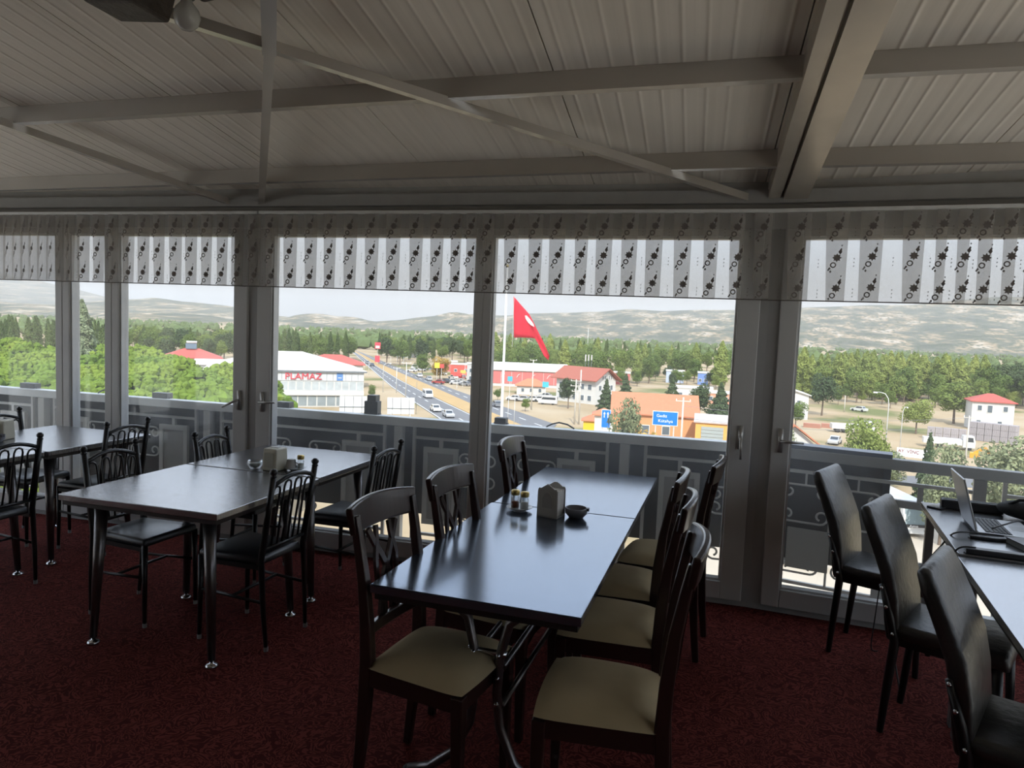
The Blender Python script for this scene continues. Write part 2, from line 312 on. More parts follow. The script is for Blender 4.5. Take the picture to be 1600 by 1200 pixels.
# roof steel
def onc(px, py, z0=2.42):
    d = ray(px, py); t = (z0 + .16 * WY - EYE.z) / (d.z + .16 * d.y); return EYE + d * t
def pz(y, z0): return z0 + .16 * (WY - y)
bm_ = MB()
for x0, x1, zo in ((.335, .400, 2.41), (.400, .416, 2.445), (.416, .545, 2.40)):
    bm_.hexa([(x0, -1, pz(-1, zo)), (x1, -1, pz(-1, zo)), (x1, 4.5, pz(4.5, zo)), (x0, 4.5, pz(4.5, zo))], [(x0, -1, zc(-1) - .001), (x1, -1, zc(-1) - .001), (x1, 4.5, zc(4.5) - .001), (x0, 4.5, zc(4.5) - .001)])
tag(bm_.build('roof_beam', steel2_m), 'main double steel roof beam running up the ceiling from the corner post', 'beam', None, 'structure')
def purlin(x0, y0, x1, y1, label):
    m_ = MB(); q = lambda x, y, dy, z: (x, y + dy, z)
    zb0 = pz(y0, 2.435); zb1 = pz(y1, 2.435)
    m_.hexa([(x0, y0 - .025, zb0), (x1, y1 - .025, zb1), (x1, y1 + .025, zb1), (x0, y0 + .025, zb0)], [(x0, y0 - .025, zc(y0 - .025) - .001), (x1, y1 - .025, zc(y1 - .025) - .001), (x1, y1 + .025, zc(y1 + .025) - .001), (x0, y0 + .025, zc(y0 + .025) - .001)])
    tag(m_.build('purlin', steel_m), label, 'beam', 'ceiling purlins', 'structure')
purlin(-5.95, 4.16, .335, 3.96, 'steel purlin nearest the windows, on the left of the main beam')
purlin(-5.95, 3.20, .335, 3.08, 'upper steel purlin on the left of the main beam')
purlin(.546, 3.96, 2.68, 3.93, 'steel purlin nearest the windows, on the right of the main beam')
purlin(.546, 3.08, 2.68, 3.06, 'upper steel purlin on the right of the main beam')
def brace(pts, label, wd=.042):
    m_ = MB()
    for a, b in zip(pts, pts[1:]): m_.bar(a, b, wd, .042)
    tag(m_.build('brace', steel_m), label, 'brace', 'diagonal roof braces', 'structure')
J = onc(421, 72)
A = onc(1195, 318); d = (J - A); brace([A, A + d * 1.75], 'long diagonal steel brace from the corner post to the lamp')
B = onc(408, 325); brace([B, J + Vector((0, 0, -.02))], 'steep thin steel brace rising from the left double post')
K = onc(420, 0); d = K - J; brace([J + Vector((0, 0, -.02)), J + d * 4 + Vector((0, 0, -.02))], 'short steel brace above the brace crossing', .055)
C = onc(385, 325); D = onc(0, 190); brace([C, C + (D - C) * 1.8], 'diagonal steel brace running off to the left')
# ceiling lamp with a bare globe bulb
lp = aty(292, 27, 2.2); rustic = M('rustic_wood', (.055, .042, .032), .6, var=.6, scale=25, bump=.8)
cz = zc(lp.y)
lamp = thing('ceiling_lamp', 'rustic dark wooden ceiling lamp with an unlit globe bulb', 'lamp', (lp.x + .0, lp.y, lp.z))
m_ = MB(); m_.lathe([(.001, -.046), (.022, -.041), (.038, -.026), (.046, 0), (.040, .026), (.024, .046), (.016, .06), (.016, .08)], 20); m_.build('bulb', M('milky_bulb', (.55, .54, .50), .15, var=.02, trans=.3), lamp, smooth=True)
MB().lathe([(.02, .06), (.026, .065), (.026, .12), (.018, .125)], 14).build('socket', M('black_socket', (.03, .03, .03), .4), lamp, smooth=True)
m_ = MB(); m_.box(-.10, .16, -.05, .05, .085, .145); m_.build('arm', rustic, lamp, bevel=.01)
m_ = MB(); m_.hexa([(-.36, -.10, .04), (-.14, -.10, .02), (-.14, .08, .02), (-.36, .08, .04)], [(-.34, -.12, .16), (-.12, -.12, .14), (-.12, .10, .14), (-.34, .10, .16)]); m_.build('wooden_block', rustic, lamp, bevel=.012)
m_ = MB(); m_.hexa([(.02, -.06, .07), (.19, -.06, .09), (.19, .06, .09), (.02, .06, .07)], [(.0, -.08, .19), (.20, -.08, .20), (.20, .08, .20), (.0, .08, .19)]); m_.build('wooden_block', rustic, lamp, bevel=.012)
MB().tube([(.02, 0, .14), (.02, 0, cz - lp.z)], .012).build('stem', rustic, lamp); MB().lathe([(.07, cz - lp.z - .03), (.07, cz - lp.z - .002)], 18, (.02, 0, 0)).build('ceiling_rose', rustic, lamp)
# ------------------------------------------------------------------ pleated lace valances
emb = M('embroidery', (.15, .13, .12), .9, var=.2, scale=60)
def valance(name, x0, x1, label, per, base=None, rz=0., yb=-.115):
    t = thing(name, label, 'valance', (0, WY, 0) if base is None else (CX, WY, 0), rz, 'lace valances over the windows')
    rows = 6; zt, zb = 2.335, 1.838; verts = []; x = x0; cols = []; flowers = MB(); pl = 0
    while x < x1 - .02:
        p = per(x) * random.uniform(.9, 1.1); g = random.uniform(.8, 1.2); tight = per(x) < .1
        top = .33 * g if not tight else .06; bot = min(.56, .46 * g) if not tight else .16
        # flat sheer run, then a fold of three layers
        for u in (0., .33, .66): cols.append((x, p, u, 'flat', top, bot))
        for u in (0., .5): cols.append((x, p, u, 'back', top, bot))
        for u in (0., .5): cols.append((x, p, u, 'mid', top, bot))
        for u in (0., .5): cols.append((x, p, u, 'front', top, bot))
        for k in range(3):
            zf = 2.25 - k * .168 + random.uniform(-.006, .006); s = (zt - zf) / (zt - zb); fx = x + p * ((top + (bot - top) * s) * .5 + .5) + random.uniform(-.006, .006); fy = yb - .030
            sc = .95 if not tight else .8; st = .62 if tight else 1.
            def fl(pts): flowers.add([(fx + a * sc * st, fy, max(zb + .003, zf + c * sc)) for a, c in pts], [tuple(range(len(pts)))])
            fl([(math.cos(a) * r_, math.sin(a) * r_) for a, r_ in [(i * math.pi / 8, .026 if i % 2 == 0 else .016) for i in range(16)]])
            for i in range(10):
                a0, a1 = i * math.pi / 5, (i + 1) * math.pi / 5; cx, cz_ = -.018, -.042
                if zf + (cz_ - .02) * sc > zb: fl([(cx + math.cos(a0) * .017, cz_ + math.sin(a0) * .017), (cx + math.cos(a1) * .017, cz_ + math.sin(a1) * .017), (cx + math.cos(a1) * .010, cz_ + math.sin(a1) * .010), (cx + math.cos(a0) * .010, cz_ + math.sin(a0) * .010)])
            for (a, c, r_) in ((-.036, -.062, .006), (-.030, -.080, .006), (-.042, -.070, .005), (.016, .034, .011), (.020, .048, .006), (.022, .070, .004)):
                if zf + (c - r_) * sc > zb: fl([(a, c - r_ * 1.4), (a + r_, c), (a, c + r_ * 1.4), (a - r_, c)])
            if not tight:
                for dz in (-.02, .0, .02):
                    wx = x + p * (top + (bot - top) * s) * .5; flowers.add([(wx + a, yb - .012, zf - .03 + dz + c) for a, c in ((0, -.004), (.003, 0), (0, .004), (-.003, 0))], [(0, 1, 2, 3)])
        x += p; pl += 1
    cols.append((x, .15, 0., 'flat', .3, .5))
    V = []; Fc = []; nc = len(cols)
    for j in range(rows + 1):
        s = j / rows; z = zt + (zb - zt) * s
        for (cx, p, u, kd, top, bot) in cols:
            wv = top + (bot - top) * s
            if kd == 'flat': xx = cx + p * wv * u; yy = yb + .004 * math.sin(u * 6)
            elif kd == 'back': xx = cx + p * (wv + (.97 - wv) * u * 2 * .97); yy = yb + .006
            elif kd == 'mid': xx = cx + p * (.95 + (wv - .95) * u * 2); yy = yb - .006
            else: xx = cx + p * (wv - .01 + (1.0 - wv) * u); yy = yb - .02 - .006 * math.sin(u * 3.1)
            V.append((xx + .004 * s * math.sin(cx * 40), yy - .012 * s, z + (.004 * math.sin(cx * 31) if j == rows else 0)))
    for j in range(rows):
        for i in range(nc - 1): Fc.append((j * nc + i, j * nc + i + 1, (j + 1) * nc + i + 1, (j + 1) * nc + i))
    mb = MB(); mb.v = V; mb.f = Fc; mb.mi = [0] * len(Fc)
    mb.build('lace_cloth', MATS['lace_cloth'], t)
    fo = flowers.build('flower_embroidery', emb, t)
    MB().tube([(x0, yb - .03, zb), (x, yb - .03, zb)], .0035, 5).build('hem', emb, t)
    MB().box(x0, x, yb - .03, yb + .0, zt - .004, zt + .014).build('curtain_track', M('white_track', (.72, .71, .68), .4), t)
    return t
valance('lace_valance', -5.95, -2.98, 'grey lace valance with flower sprigs over the windows left of the double post', lambda x: .085 if x < -4.55 else .135)
valance('lace_valance', -2.97, .375, 'grey lace valance with flower sprigs over the two windows in the middle', lambda x: .155 if x < -1.75 or x > -1.35 else .11)
valance('lace_valance', .02, 2.3, 'grey lace valance with flower sprigs over the window at the right', lambda x: .19 if x < .72 else .105, base=1, rz=FA)
# ------------------------------------------------------------------ balcony railing
rail_m = M('railing_paint', (.50, .49, .46), .5, var=.08); sheet_m = M('dark_sheet', (.055, .053, .049), .9, var=.15, scale=3); plate_m = M('railing_plate', (.33, .32, .30), .6, var=.08)
def curl(c, r, a0, turns, n=14):
    return [(c[0] + r * (1 - .55 * i / n) * math.cos(a0 + turns * 2 * math.pi * i / n), c[1] + r * (1 - .55 * i / n) * math.sin(a0 + turns * 2 * math.pi * i / n)) for i in range(n + 1)]
def bracket(t, xc, z, w_, flip):
    s = -1 if flip else 1
    lft = curl((xc - w_ / 2, z - s * .045), .045, R(90) * s, .95 * s); rgt = curl((xc + w_ / 2, z - s * .045), .045, R(90) * s, -.95 * s)
    pts = lft[::-1] + rgt
    MB().tube([(a, -.005, c) for a, c in pts], .0075, 5).build('scroll', rail_m, t)
def rail_section(t, x0, x1, sheet=True, plates=True, sheet_end=None):
    L_ = x1 - x0
    MB().box(x0 - .032, x0 + .032, -.03, .03, -.1, .86).build('post', rail_m, t)
    MB().box(x0 + .12, x1 - .12, -.012, .012, .775, .795).build('rod', rail_m, t)
    for x in (x0 + .12, x1 - .12): MB().box(x - .011, x + .011, -.011, .011, -.02, .86).build('upright', rail_m, t)
    MB().box(x0 + .12, x1 - .12, -.012, .012, .05, .07).build('rod', rail_m, t)
    for xc in (x0 + .335, x1 - .335):
        MB().box(xc - .014, xc + .014, -.01, .01, .72, .775).build('stub', rail_m, t)
        m_ = MB()
        for a, b, c, d in ((-.135, .135, .68, .72), (-.135, .135, .14, .18), (-.135, -.10, .18, .68), (.10, .135, .18, .68)): m_.box(xc + a, xc + b, -.015, .015, c, d)
        m_.build('panel_frame', rail_m if sheet else M('railing_dark', (.16, .16, .16), .6), t)
        if plates: MB().box(xc - .10, xc + .10, -.004, .004, .18, .68).build('plate', plate_m, t)
    xm = (x0 + x1) / 2; w_ = (L_ - .67 - .30) / 2
    if w_ > .1:
        for sx in (-1, 1):
            for z, fl in ((.69, False), (.45, True), (.13, True)): bracket(t, xm + sx * (w_ / 2 + .045), z, w_ * .55, fl)
        MB().tube([(xm, 0, .05), (xm, 0, .56), (xm - .03, 0, .62)] , .008, 6).build('stem', rail_m, t); MB().tube([(xm, 0, .56), (xm + .03, 0, .62)], .008, 6).build('stem_fork', rail_m, t)
    if sheet:
        xe = x1 if sheet_end is None else sheet_end
        MB().box(x0, xe, .035, .045, .20, .872).build('windbreak_sheet', sheet_m, t)
        if sheet_end: MB().box(xe - .03, xe + .01, .03, .06, .2, .93).build('sheet_edge', M('sheet_edge', (.05, .055, .06), .6), t)
RY = 4.86
rl = thing('balcony_railing', 'pale wrought iron balcony railing backed with dark sheets outside the windows', 'railing', (0, RY, 0))
posts = [-7.15, -5.48, -3.80, -2.13, -.45, .42]
for a, b in zip(posts[:-2], posts[1:-1]): rail_section(rl, a, b)
a, b = posts[-2:]
MB().box(a - .032, a + .032, -.03, .03, -.1, .86).build('post', rail_m, rl); MB().box(a + .14, b, -.012, .012, .775, .795).build('rod', rail_m, rl)
MB().box(a + .13, a + .152, -.011, .011, -.02, .86).build('upright', rail_m, rl)
m_ = MB(); xc = a + .375
for q in ((-.135, .135, .66, .70), (-.135, .135, .14, .18), (-.135, -.10, .18, .66), (.10, .135, .18, .66)): m_.box(xc + q[0], xc + q[1], -.015, .015, q[2], q[3])
m_.build('panel_frame', rail_m, rl); MB().box(xc - .10, xc + .10, -.004, .004, .18, .66).build('plate', plate_m, rl); MB().box(xc - .014, xc + .014, -.01, .01, .70, .775).build('stub', rail_m, rl)
bracket(rl, a + .68, .62, .12, False); bracket(rl, a + .68, .44, .12, True); bracket(rl, a + .68, .13, .12, True)
MB().box(a, b, .035, .045, .20, .872).build('windbreak_sheet', sheet_m, rl)
MB().box(-7.3, .44, -.04, .05, .865, .93).build('cap', M('rail_cap', (.70, .71, .70), .45, var=.06), rl, bevel=.005)
r2 = thing('balcony_railing', 'wrought iron balcony railing open to the car park beyond the leather chairs', 'railing', (.42, 4.84, 0), R(-13.5))
grey_rail = M('railing_grey', (.30, .30, .295), .5, var=.08)
MB().box(-.03, .03, -.03, .03, -.1, .86).build('post', rail_m, r2); MB().box(.03, 1.19, -.012, .012, .775, .795).build('rod', rail_m, r2); MB().box(.03, 1.19, -.012, .012, .05, .07).build('rod', rail_m, r2)
for xb, zb_, wb, fl in ((.30, .70, .20, False), (.30, .46, .20, True), (.60, .70, .18, False), (.60, .46, .18, True), (.28, .13, .16, True), (.60, .13, .16, True), (.95, .13, .20, True)): bracket(r2, xb, zb_, wb, fl)
for xb in (.30, .60): MB().box(xb - .006, xb + .006, -.006, .006, .70, .775).build('stub', rail_m, r2)
MB().tube([(.45, 0, .05), (.45, 0, .60)], .008, 6).build('stem', rail_m, r2); MB().tube([(.95, 0, .05), (.95, 0, .12)], .008, 6).build('stem', rail_m, r2)
MB().box(.80, 1.07, -.018, .018, .64, .685).build('panel_bar', grey_rail, r2); MB().box(.915, .945, -.01, .01, .685, .775).build('stub', grey_rail, r2)
MB().box(.03, .76, .035, .045, .20, .872).build('windbreak_sheet', sheet_m, r2); MB().box(.73, .77, .03, .06, .2, .93).build('sheet_edge', M('sheet_edge', (.05, .055, .06), .6), r2)
for xx, ww in ((1.22, .03), ): MB().box(xx - ww, xx + ww, -.03, .03, -.6, .86).build('post', grey_rail, r2)
rail_section(r2, 1.22, 2.7, sheet=False, plates=False)
MB().box(.21, .46, -.02, -.005, .16, .42).build('plate', plate_m, r2)
MB().box(-.02, 3.0, -.035, .035, .865, .93).build('cap', grey_rail, r2, bevel=.005)
MB().box(-.0, .77, -.03, .10, .93, .955).build('sheet_ledge', M('blue_ledge', (.12, .14, .18), .4), r2)
MB().box(.71, .79, -.02, .02, -1.2, .2).build('lower_post', grey_rail, r2)
struct(MB().box(-6.2, 4.2, 4.53, 4.98, -.45, -.17).build('ledge_slab', M('concrete', (.42, .41, .39), .8)), 'concrete ledge under the railing')
dk = M('dark_box', (.06, .065, .07), .5)
for px, py, wd, lab in ((42, 604, .16, 'small dark lamp box on the railing cap at the left end'), (249, 622, .15, 'small dark lamp box on the railing cap before the pines'), (441, 634, .12, 'small dark lamp box on the cap beside the left double post'), (579, 645, .11, 'tall dark lamp box on the cap beside the white billboards'), (781, 661, .085, 'small dark lamp box on the cap below the flagpole')):
    q = aty(px, py, RY); t = thing('lamp_box', lab, 'lamp', (q.x, RY + .02, .93), 0, 'lamp boxes on the railing'); h_ = .10 if px == 579 else .045
    MB().box(-wd / 2, wd / 2, -.02, .05, .0, h_).build('housing', dk, t, bevel=.004); MB().box(-wd / 2 - .01, wd / 2 + .01, .0, .03, 0, .008).build('bracket', dk, t)
    if px == 579: MB().box(-.03, .04, -.02, .05, h_, .145).build('hood', dk, t)
for px, py, lab in ((167, 614, 'curved black cable loop on the railing cap by the narrow window'), (875, 669, 'curved black cable loop on the railing cap below the white house')):
    q = aty(px, py, RY); tag(MB().tube([(-.10, 0, .006), (-.06, 0, .028), (-.01, 0, .042), (.05, 0, .032), (.10, 0, .006)], .006, 6).build('cable_loop', dk, None, True, loc=(q.x, RY + .01, .93)), lab, 'cable', 'cable loops on the railing')
# ------------------------------------------------------------------ tables
top_m = M('dark_laminate', (.185, .222, .285), .16, metal=.88, spec=.6, var=.10, scale=9, stretch=(1, 12, 1))
top2_m = M('worn_laminate', (.39, .39, .40), .20, metal=.88, spec=.6, var=.14, scale=14, stretch=(1, 9, 1), bump=.2)
edge_m = M('table_edge', (.018, .014, .013), .4); chrome = M('chrome', (.55, .55, .56), .18, metal=1., var=.03); legm = M('dark_and_shaded_chrome', (.16, .15, .15), .3, metal=.85, var=.1)
def tabletop(t, w_, l_, z, mat, thick=.03):
    MB().box(-w_ / 2, w_ / 2, -l_ / 2, l_ / 2, z - thick, z).build('tabletop', mat, t, bevel=.003)
    m_ = MB(); i = .012
    m_.box(-w_ / 2 + i, w_ / 2 - i, -l_ / 2 + i, l_ / 2 - i, z - thick - .022, z - thick - .0005); m_.build('apron', edge_m, t)
def pedestal_table(label, loc, w_, l_, rz, z=.75):
    t = thing('dining_table', label, 'table', (*loc, 0), rz, 'tables in the middle row'); tabletop(t, w_, l_, z, top_m)
    for sy in (-1, 1):
        y = sy * (l_ / 2 - .19)
        for sx in (-1, 1):
            pts = [(sx * .25, y, z - .055), (sx * .15, y, z - .075), (sx * .075, y, z - .14), (sx * .045, y, z - .26), (sx * .04, y, .36), (sx * .055, y, .24), (sx * .11, y, .12), (sx * .20, y, .045), (sx * .28, y, .018)]
            MB().tube(pts, .0165, 10).build('leg', legm, t, True)
            MB().ball((sx * .285, y, .015), .02, 8, 5, (1, 1, .75)).build('foot', M('rubber', (.02, .02, .02), .7), t, True)
        MB().tube([(-.07, y, .50), (.07, y, .50)], .012, 8).build('cross_tube', chrome, t, True)
        for zz in (.50, .42, .33):
            for sx in (-1, 1): MB().ball((sx * .045, y - sy * -.02, zz), .009, 6, 4).build('bolt', chrome, t, True)
    for sx in (-1, 1):
        for zz in (.46, .32): MB().tube([(sx * .06, -l_ / 2 + .19, zz), (sx * .06, l_ / 2 - .19, zz)], .011, 8).build('stretcher', legm, t, True)  # chrome stretchers: their shadow is put into the colour with the dark leg metal
    return t
pedestal_table('near half of the central dark table, carrying the scalloped napkin holder', (-.622, 2.683), .71, 1.235, R(-2.4))
pedestal_table('far half of the central dark table, against the window', (-.569, 3.822), .70, 1.03, R(-2.4))
def leg_table(label, loc, w_, l_, rz, z=.75, group='tables in the left rows', mat=None, inset=.10):
    t = thing('dining_table', label, 'table', (*loc, 0), rz, group); tabletop(t, w_, l_, z, mat or top2_m)
    for sx in (-1, 1):
        for sy in (-1, 1):
            a = (sx * (w_ / 2 - inset - .035), sy * (l_ / 2 - inset - .02), z - .05); b = (sx * (w_ / 2 - inset), sy * (l_ / 2 - inset), .03)
            lg = MB().tube([a, b], [.031, .017], 14).build('leg', legm, t, True)
            MB().lathe([(.008, .0), (.030, .0), (.031, .006), (.022, .014), (.010, .018), (.009, .034)], 14, (b[0], b[1], 0)).build('foot', chrome, lg, True)
    return t
leg_table('near dark table of the second row, pale sky shine on its bare top', (-2.425, 3.026), .885, .83, R(-1.2))
leg_table('far dark table of the second row, holding the cream napkin box', (-2.412, 3.86), .875, .80, R(-1.2))
leg_table('near dark table at the left edge of the picture', (-4.275, 2.99), .88, .83, R(-1))
leg_table('far dark table at the left edge before the narrow window', (-4.25, 3.83), .88, .82, R(-1))
desk_m = M('grey_blue_top', (.27, .275, .29), .24, metal=.85, var=.08, scale=6)
def desk(label, loc, w_, l_, rz, z, mat):
    t = thing('work_table', label, 'table', (*loc, 0), rz, 'work tables at the right'); tabletop(t, w_, l_, z, mat, .028)
    for sx in (-1, 1):
        for sy in (-1, 1): MB().box(sx * (w_ / 2 - .045) - .02, sx * (w_ / 2 - .045) + .02, sy * (l_ / 2 - .05) - .02, sy * (l_ / 2 - .05) + .02, 0, z - .05).build('leg', M('grey_leg', (.20, .20, .20), .4, metal=.3), t, bevel=.003)
    MB().box(-w_ / 2 + .06, w_ / 2 - .06, -l_ / 2 + .04, -l_ / 2 + .07, z - .10, z - .05).build('rail', edge_m, t); return t
ax = Vector((.135, .991)); nx = Vector((.991, -.135)); fl = Vector((1.228, 4.27))
c1 = fl - ax * .52 + nx * .40; desk('dark work table with the open laptop, against the right window', c1, .80, 1.04, R(-7.75), .76, desk_m)
c2 = fl - ax * 1.65 + nx * .395; desk('bare grey-blue work table at the right edge, nearest the camera', c2, .80, 1.2, R(-7.75), .752, M('pale_blue_top', (.38, .39, .42), .22, metal=.8, var=.06))
# ------------------------------------------------------------------ wooden dining chairs
wood = M('dark_wood', (.022, .010, .008), .30, spec=.6, var=.3, scale=8, stretch=(1, 1, .15), coat=.35); beige = M('beige_velour', (.34, .265, .155), .92, spec=.15, var=.14, scale=9, bump=.2)
def bx(z): return float(np.interp(z, [0, .25, .47, .60, .75, .90, 1.0], [-.225, -.200, -.190, -.195, -.210, -.236, -.256]))
def wooden_chair(label, loc, rz):
    t = thing('dining_chair', label, 'chair', (*loc, 0), rz, 'wooden chairs round the central table')
    for s in (-1, 1):
        zs = [0, .15, .30, .47, .60, .75, .88, .965]
        MB().sweep([(bx(z), s * (.165 + .02 * max(0, z - .47)), z) for z in zs], [.028, .03, .034, .036, .034, .030, .028, .026], [.030, .036, .042, .046, .042, .036, .032, .028], up=(1, 0, 0)).build('rear_leg', wood, t, bevel=.005)
        MB().bar((.175, s * .185, .0), (.170, s * .185, .448), .028, .028, (1, 0, 0), .042, .042).build('front_leg', wood, t, bevel=.004)
        MB().bar((-.19, s * .168, .423), (.170, s * .185, .423), .022, .06).build('side_apron', wood, t)
    MB().bar((.172, -.18, .423), (.172, .18, .423), .022, .06).build('front_apron', wood, t); MB().bar((-.188, -.16, .423), (-.188, .16, .423), .022, .06).build('back_apron', wood, t)
    ys = [-.197 + .394 * i / 13 for i in range(14)]
    MB().sweep([(bx(.945) - .004 - .030 * (1 - (y / .2) ** 2), y, .945 + .010 * (1 - (y / .2) ** 2)) for y in ys], .026, [.108 - .013 * (y / .197) ** 2 for y in ys], up=(-.20, 0, 1)).build('crest_rail', wood, t, False, bevel=.007)
    MB().sweep([(bx(.575) - .012 * (1 - (y / .17) ** 2), y, .575) for y in (-.165, -.08, 0, .08, .165)], .020, .040, up=(0, 0, 1)).build('lower_rail', wood, t, bevel=.004)
    for s in (-1, 1):
        A = [(-.085, .895), (-.060, .85), (-.020, .785), (.018, .72), (.030, .66), (.022, .59)]
        MB().sweep([(bx(z) - .026, s * y, z) for y, z in A], .020, .014, up=(1, 0, 0)).build('splat_strip', wood, t)
        Bp = [(-.040, .90), (-.045, .85), (-.062, .78), (-.060, .70), (-.045, .64), (-.055, .59)]
        MB().sweep([(bx(z) - .024, s * y, z) for y, z in Bp], .017, .012, up=(1, 0, 0)).build('splat_strip', wood, t)
        MB().ball((bx(.87) - .026, s * .072, .868), .014, 8, 5, (.5, 1, 1)).build('splat_scroll', wood, t, True)
    # cushion: domed, wider at the front
    m_ = MB(); n = 12; V = []; Fc = []
    for j in range(n + 1):
        v = j / n * 2 - 1
        for i in range(n + 1):
            u = i / n * 2 - 1; px = -.003 + u * .190; hw = .188 + .022 * (u + 1) / 2
            ed = max(abs(u), abs(v)); dome = (1 - abs(u) ** 3.2) * (1 - abs(v) ** 3.2)
            rx = px + .012 * (1 - v * v) * (1 if u > 0 else 0) * u; V.append((rx, v * hw * (1 - .05 * (abs(u) ** 6)), .458 + .052 * dome ** .6))
    k = n + 1
    for j in range(n):
        for i in range(n): Fc.append((j * k + i, j * k + i + 1, (j + 1) * k + i + 1, (j + 1) * k + i))
    m_.add(V, Fc); m_.box(-.180, .178, -.175, .175, .440, .456); m_.build('seat_cushion', beige, t, True)
    return t
def place(src, fn, spots):
    for i, (lab, loc, rz) in enumerate(spots):
        if src[0] is None: src[0] = fn(lab, loc, rz)
        else: dup(src[0], (*loc, 0), rz, lab)
def from_back(mx, my, deg, d): a = R(deg); return (mx + math.cos(a) * d, my + math.sin(a) * d), a
spots = []
for lab, mx, my, deg in (('beige-seated wooden chair at the left near corner of the central table', -1.05, 2.257, -9), ('wooden chair halfway along the left side of the central table', -.987, 2.80, -8),
                         ('wooden chair at the far left of the central table, by the flag window', -.975, 3.76, -4), ('beige-seated wooden chair at the right near corner of the central table', .020, 2.164, 181),
                         ('second wooden chair from the camera on the right of the central table', -.016, 2.73, 178), ('third wooden chair from the camera on the right of the central table', -.053, 3.20, 177.5),
                         ('farthest wooden chair right of the central table, standing pulled out', .12, 3.66, 173)):
    loc, a = from_back(mx, my + .025, deg, .250); spots.append((lab, loc, a))
place([None], wooden_chair, spots)
# ------------------------------------------------------------------ black metal chairs
blackm = M('black_metal', (.012, .012, .013), .35, spec=.6, var=.2, metal=.2); vinyl = M('black_vinyl', (.020, .021, .024), .34, spec=.7, var=.2, scale=20, bump=.1)
def metal_chair(label, loc, rz):
    t = thing('metal_chair', label, 'chair', (*loc, 0), rz, 'black metal chairs round the left tables')
    mxz = lambda z: float(np.interp(z, [0, .45, .9], [-.195, -.165, -.235])); hw = .165
    for s in (-1, 1):
        lg = MB().tube([(mxz(z), s * (hw - .008 * (z < .1)), z) for z in (.02, .2, .45, .65, .87)], [.010, .013, .016, .016, .015], 10).build('rear_leg', blackm, t, True)
        MB().lathe([(.015, 0), (.018, .004), (.012, .010), (.019, .020), (.019, .030), (.010, .040), (.001, .042)], 10, (mxz(.87), s * hw, .862)).build('finial', blackm, lg, True)
        MB().lathe([(.011, 0), (.011, .022)], 8, (mxz(0), s * (hw - .008), 0)).build('foot_cap', M('grey_cap', (.25, .25, .25), .5), lg)
        f = MB().tube([(.195, s * .175, .02), (.190, s * .170, .43)], [.010, .016], 10).build('front_leg', blackm, t, True)
        MB().lathe([(.011, 0), (.011, .022)], 8, (.195, s * .175, 0)).build('foot_cap', MATS['grey_cap'], f)
        MB().tube([(mxz(.24), s * hw, .24), (.193, s * .173, .26)], .008, 8).build('side_stretcher', blackm, t, True)
    MB().tube([(.0, -.168, .25), (.0, .168, .25)], .008, 8).build('cross_stretcher', blackm, t, True)
    n = 9; MB().tube([(mxz(.815) - .012 * math.sin(math.pi * i / (n - 1)), -hw + 2 * hw * i / (n - 1), .815 + .040 * math.sin(math.pi * i / (n - 1))) for i in range(n)], .011, 8).build('top_rail', blackm, t, True)
    MB().tube([(mxz(.50), -hw, .50), (mxz(.50), hw, .50)], .010, 8).build('lower_rail', blackm, t, True)
    for k in range(4):
        yc = -hw + hw * 2 * (k + .5) / 4; r_ = .026; zt = .775 + .030 * math.sin(math.pi * (k + .5) / 4)
        pts = [(mxz(.50), yc - r_ * .7, .50), (mxz(.65), yc - r_ * .9, .65), (mxz(zt), yc - r_, zt)] + [(mxz(zt + .02), yc - r_ * math.cos(a), zt + r_ * math.sin(a)) for a in (R(45), R(90), R(135))] + [(mxz(zt), yc + r_, zt), (mxz(.65), yc + r_ * .9, .65), (mxz(.50), yc + r_ * .7, .50)]
        MB().tube(pts, .0058, 6).build('spindle_loop', blackm, t, True)
    MB().hexa([(-.165, -.155, .42), (.205, -.185, .42), (.205, .185, .42), (-.165, .155, .42)], [(-.155, -.15, .462), (.195, -.18, .462), (.195, .18, .462), (-.155, .15, .462)]).build('seat_pad', vinyl, t, True, bevel=.014)
    for s in (-1, 1): MB().bar((-.165, s * .155, .410), (.195, s * .175, .410), .018, .022).build('seat_rail', blackm, t)
    return t
place([None], metal_chair, [('black metal chair on the left of the second row, bright seat', (-2.86, 3.13), R(-4)), ('black metal chair at the far left of the second row, by the double post', (-2.745, 3.84), R(3)),
    ('black metal chair on the near right of the second row, turned away', (-2.13, 3.09), R(175.5)), ('black metal chair on the far right of the second row, near the highway window', (-2.005, 3.90), R(176)),
    ('black metal chair at the left picture edge, nearest the camera', (-3.905, 3.07), R(178)), ('black metal chair before the grey post with pines behind', (-3.93, 3.93), R(176)), ('black metal chair at the far left, behind the cut-off napkin box', (-4.555, 3.89), R(2))])
